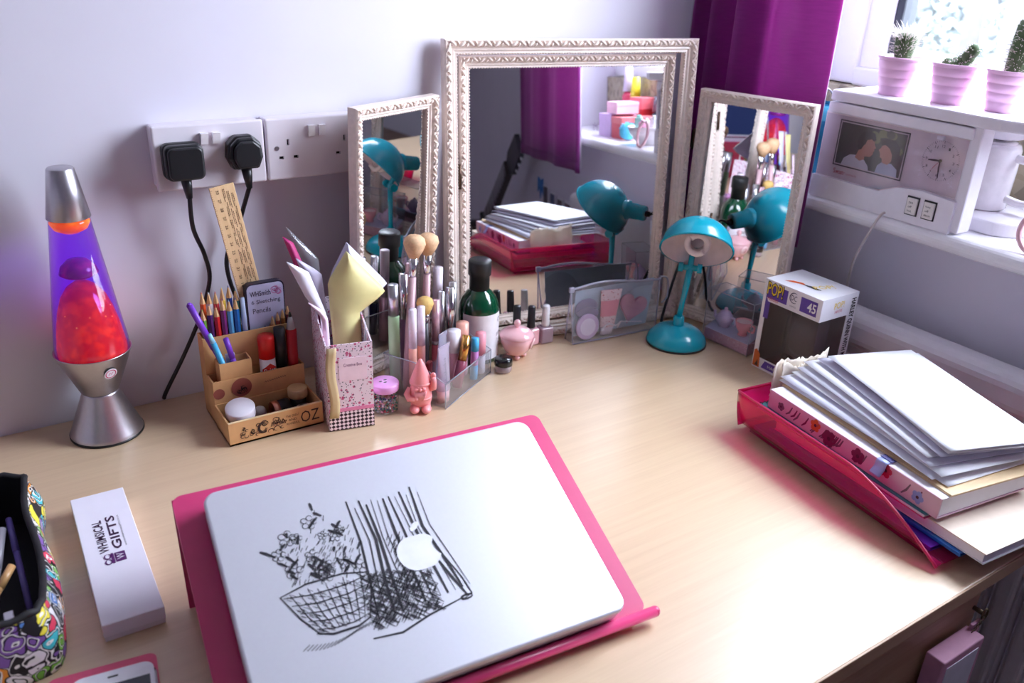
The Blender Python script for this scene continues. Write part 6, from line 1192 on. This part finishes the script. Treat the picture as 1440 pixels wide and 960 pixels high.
# ================================================================ what the mirrors show: the rest of the window wall
def giftb(name, label, x0, x1, y0, y1, h, c, z=SZ, band=None, cat='box'):
    t = thing(name, label, cat, ((x0+x1)/2, (y0+y1)/2, z)); wx, wy = (x1-x0)/2, (y1-y0)/2
    b = MB(); b.rbox(-wx, wx, -wy, wy, 0, h*.72, .001); b.build('base', mat('c_'+name+label[:6].replace(' ', '_'), c, .5), t); b = MB(); b.rbox(-wx-.001, wx+.001, -wy-.001, wy+.001, h*.70, h, .001); b.build('lid', mat('l_'+name+label[:6].replace(' ', '_'), band or c, .5), t); return t
bx = giftb('gift_box', 'lilac gift box with iris lettering on the sill by the far curtain', 1.47, 1.545, -1.08, -.98, .062, (196, 168, 206))
b = MB(); text(b, 'iris', (-.066, .02, .016), (0, -1, 0), (0, 0, 1), .040, .022, lift=.0006); b.build('lettering', mat('plum_ink', (90, 60, 110), .6), bx)
giftb('gift_box', 'red gift box with white corner on the sill beside the lilac one', 1.47, 1.58, -.975, -.90, .058, (206, 74, 84), band=(226, 120, 124))
giftb('gift_box', 'small pale pink gift box on top of the lilac one', 1.475, 1.54, -1.03, -.95, .032, (240, 190, 206), z=SZ+.0645)
giftb('gift_box', 'bright red box stacked near the bottles on the sill', 1.565, 1.625, -1.08, -.99, .105, (206, 44, 52), band=(240, 120, 130))
t = thing('yarn_ball', 'fluffy light blue pompom on the window sill', 'pompom', (1.475, -.862, SZ)); b = MB(); b.ball((0, 0, .024), .023, 20, 12); b.build('core', mat('pom_blue', (96, 190, 220), .8), t); b = MB(); rnd = random.Random(5)
for k in range(300): d = Vector((rnd.gauss(0, 1), rnd.gauss(0, 1), rnd.gauss(0, 1))).normalized(); b.tube([Vector((0, 0, .025))+d*.022, Vector((0, 0, .025))+d*(.0245+.003*rnd.random()) if d.z > -.7 else Vector((0, 0, .025))+d*.0225], [.0009, .0004], 3, caps=False)
o_ = b.build('tufts', MATS['pom_blue'], t); o_['kind'] = 'stuff'
t = thing('bowl', 'white bowl of wrapped trinkets on the window sill', 'bowl', (1.478, -.7350, SZ)); b = MB(); b.lathe([(0, 0), (.024, 0), (.026, .004), (.044, .026), (.052, .046), (.0505, .046), (.042, .028), (0, .006)], 36); b.build('bowl', JW, t)
for k, c in enumerate([(70, 190, 200), (236, 236, 240), (220, 150, 180), (150, 200, 190), (240, 240, 236)]):
    a = k*1.26; q = thing('trinket', ['turquoise', 'white', 'pink', 'mint', 'pearl'][k]+' wrapped trinket in the white sill bowl', 'trinket', (1.478+.024*math.cos(a), -.735+.024*math.sin(a), SZ+.0245), a, 'trinkets in the sill bowl'); b = MB(); b.rbox(-.009, .009, -.0085, .0085, 0, .034+.010*(k % 2), .003, 2); b.build('wrap', mat('trk_%d' % k, c, .4), q); b = MB(); b.ball((0, 0, .036+.010*(k % 2)), (.007, .005, .004), 10, 6); b.build('knot', MATS['trk_%d' % k], q)
for lb, x, y, c, c2, h in [('bottle with bright yellow cone cap on the sill', 1.60, -1.125, (120, 60, 90), (236, 226, 60), .16), ('slim bottle with pale lilac cap on the sill', 1.60, -1.185, (206, 70, 100), (226, 214, 236), .19), ('dark bottle with grey cap on the sill', 1.60, -.955, (60, 54, 70), (120, 116, 130), .11)]:
    t = thing('perfume_bottle', lb, 'bottle', (x, y, SZ)); b = MB(); b.lathe([(0, 0), (.017, 0), (.018, .003), (.018, h*.55), (.010, h*.62), (0, h*.62)], 24); b.build('body', mat('pf_%d' % int(y*1000), c, .2), t); b = MB(); b.lathe([(0, h*.62), (.016, h*.62), (.011, h), (0, h)], 24); b.build('cap', mat('pfc_%d' % int(y*1000), c2, .35), t)
# guitar leaning against the window wall
G0, G1 = Vector((1.35, -2.22, -.30)), Vector((1.405, -1.66, .21)); gd = (G1-G0).normalized()
GU = basis(G0, gd.cross(Vector((-1, 0, 0))).normalized(), gd) @ Matrix.Diagonal((1.5, 1, 1, 1)); gt = thing('guitar', 'dark guitar leaning against the wall beside the far curtain', 'guitar', mw=GU)
b = MB(); bod = [(.0, .02), (.10, .01), (.165, -.06), (.165, -.14), (.115, -.20), (.125, -.26), (.185, -.33), (.185, -.42), (.11, -.475), (0, -.485)]; bod = [(x, y) for x, y, _ in [tuple(p) for p in smooth_path([(x, y, 0) for x, y in bod], 5)]]; bod = bod+[(-x, y) for x, y in bod[::-1]]
b.prism([(x*.72, y*.72) for x, y in bod], -.05, .03); b.build('body', mat('guitar_body', (60, 44, 40), .25, coat=.5), gt)
b = MB(); b.prism([(-.026, -.05), (.026, -.05), (.021, .58), (-.021, .58)], .012, .036); b.build('neck', mat('guitar_neck', (70, 62, 62), .4), gt)
for k in range(14): b = MB(); b.box(-.0255+k*.0003, .0255-k*.0003, .03+.55*(1-.92**k)*1.4, .0325+.55*(1-.92**k)*1.4, .036, .0375); b.build('fret', SILVER, gt)
for k in range(6): b = MB(); b.tube([(-.015+k*.006, -.22, .040), (-.014+k*.0056, .58, .040)], [.0006, .0006], 5); b.build('string', SILVER, gt)
b = MB(); b.prism([(-.021, .58), (.021, .58), (.034, .61), (.032, .72), (-.032, .72), (-.034, .61)], .008, .026); b.build('headstock', mat('headstock_dark', (38, 36, 42), .35), gt)
for k in range(6): s_ = -1 if k % 2 else 1; b = MB(); b.tube([(s_*.030, .62+.018*k, .017), (s_*.040, .62+.018*k, .017)], [.003, .004], 8); b.build('tuning_peg', SILVER, gt)
b = MB(); b.rbox(-.030, .030, .205, .222, .030, .048, .003); b.build('capo', BLACK, gt)
# photo garland under the sill
gn2 = thing('photo_garland', 'string of photo cards and blue bows hung under the sill', 'garland', (1.455, -1.66, .07))
b = MB(); b.tube([(0, k*.055, -.03*math.sin(math.pi*k/10)-.02*k/10) for k in range(11)], .0012, 6); b.build('string', WPLAST, gn2)
for k, c in enumerate([(70, 60, 70), (60, 70, 110), (90, 80, 84), (130, 100, 110), (80, 96, 110)]):
    y = .085+k*.085; z = -.03*math.sin(math.pi*y/.55)-.02*y/.55; b = MB(); b.box(-.004, -.002, y-.030, y+.030, z-.085, z-.002); cd = b.build('card', PAPER, gn2); b = MB(); b.box(-.0046, -.0040, y-.025, y+.025, z-.070, z-.008); b.build('picture', mat('pic_%d' % k, c, .4, var=.4, scale=40), cd)
for y in (.02, .53): b = MB(); b.prism([(-.03, .0), (0, -.012), (.03, 0), (.035, -.06), (.01, -.03), (0, -.075), (-.012, -.03), (-.035, -.055)], -.006, -.002, T=Matrix(((0, 0, 1, 0), (1, 0, 0, y), (0, 1, 0, 0), (0, 0, 0, 1)))); b.build('bow', mat('bow_blue', (50, 120, 190), .5), gn2)
# navy desk chair pushed aside, seen only in the mirrors
ch = thing('desk_chair', 'navy upholstered desk chair pulled back from the desk', 'chair', (-.075, -1.10, FLOOR), R(-39)); NV = mat('navy_fabric', (40, 54, 104), .85, var=.06, scale=150)
b = MB(); b.rbox(-.22, .22, -.22, .22, .42, .49, .03, 3); b.build('seat', NV, ch); b = MB(); b.rbox(-.23, .23, -.26, -.20, .52, .93, .06, 5); b.build('backrest', NV, ch); b = MB(); b.rbox(-.03, .03, -.245, -.225, .40, .60, .005); b.build('back_stem', BLACK, ch)
b = MB(); b.tube([(0, 0, .08), (0, 0, .42)], [.025, .025], 16); b.build('column', BLACK, ch)
for k in range(5):
    a = R(72*k); b = MB(); b.tube([(0, 0, .09), (.28*math.cos(a), .28*math.sin(a), .065)], [.022, .014], 10); lg = b.build('base_leg', BLACK, ch); b = MB(); b.ball((.28*math.cos(a), .28*math.sin(a), .030), (.028, .028, .029), 14, 8); b.build('castor', BLACK, lg)
# ================================================================ lift everything so that the floor is at z = 0
bpy.context.view_layer.update()
for o in list(COL.objects):
    if o.parent is None:
        o.location.z += DZ
bpy.context.view_layer.update()
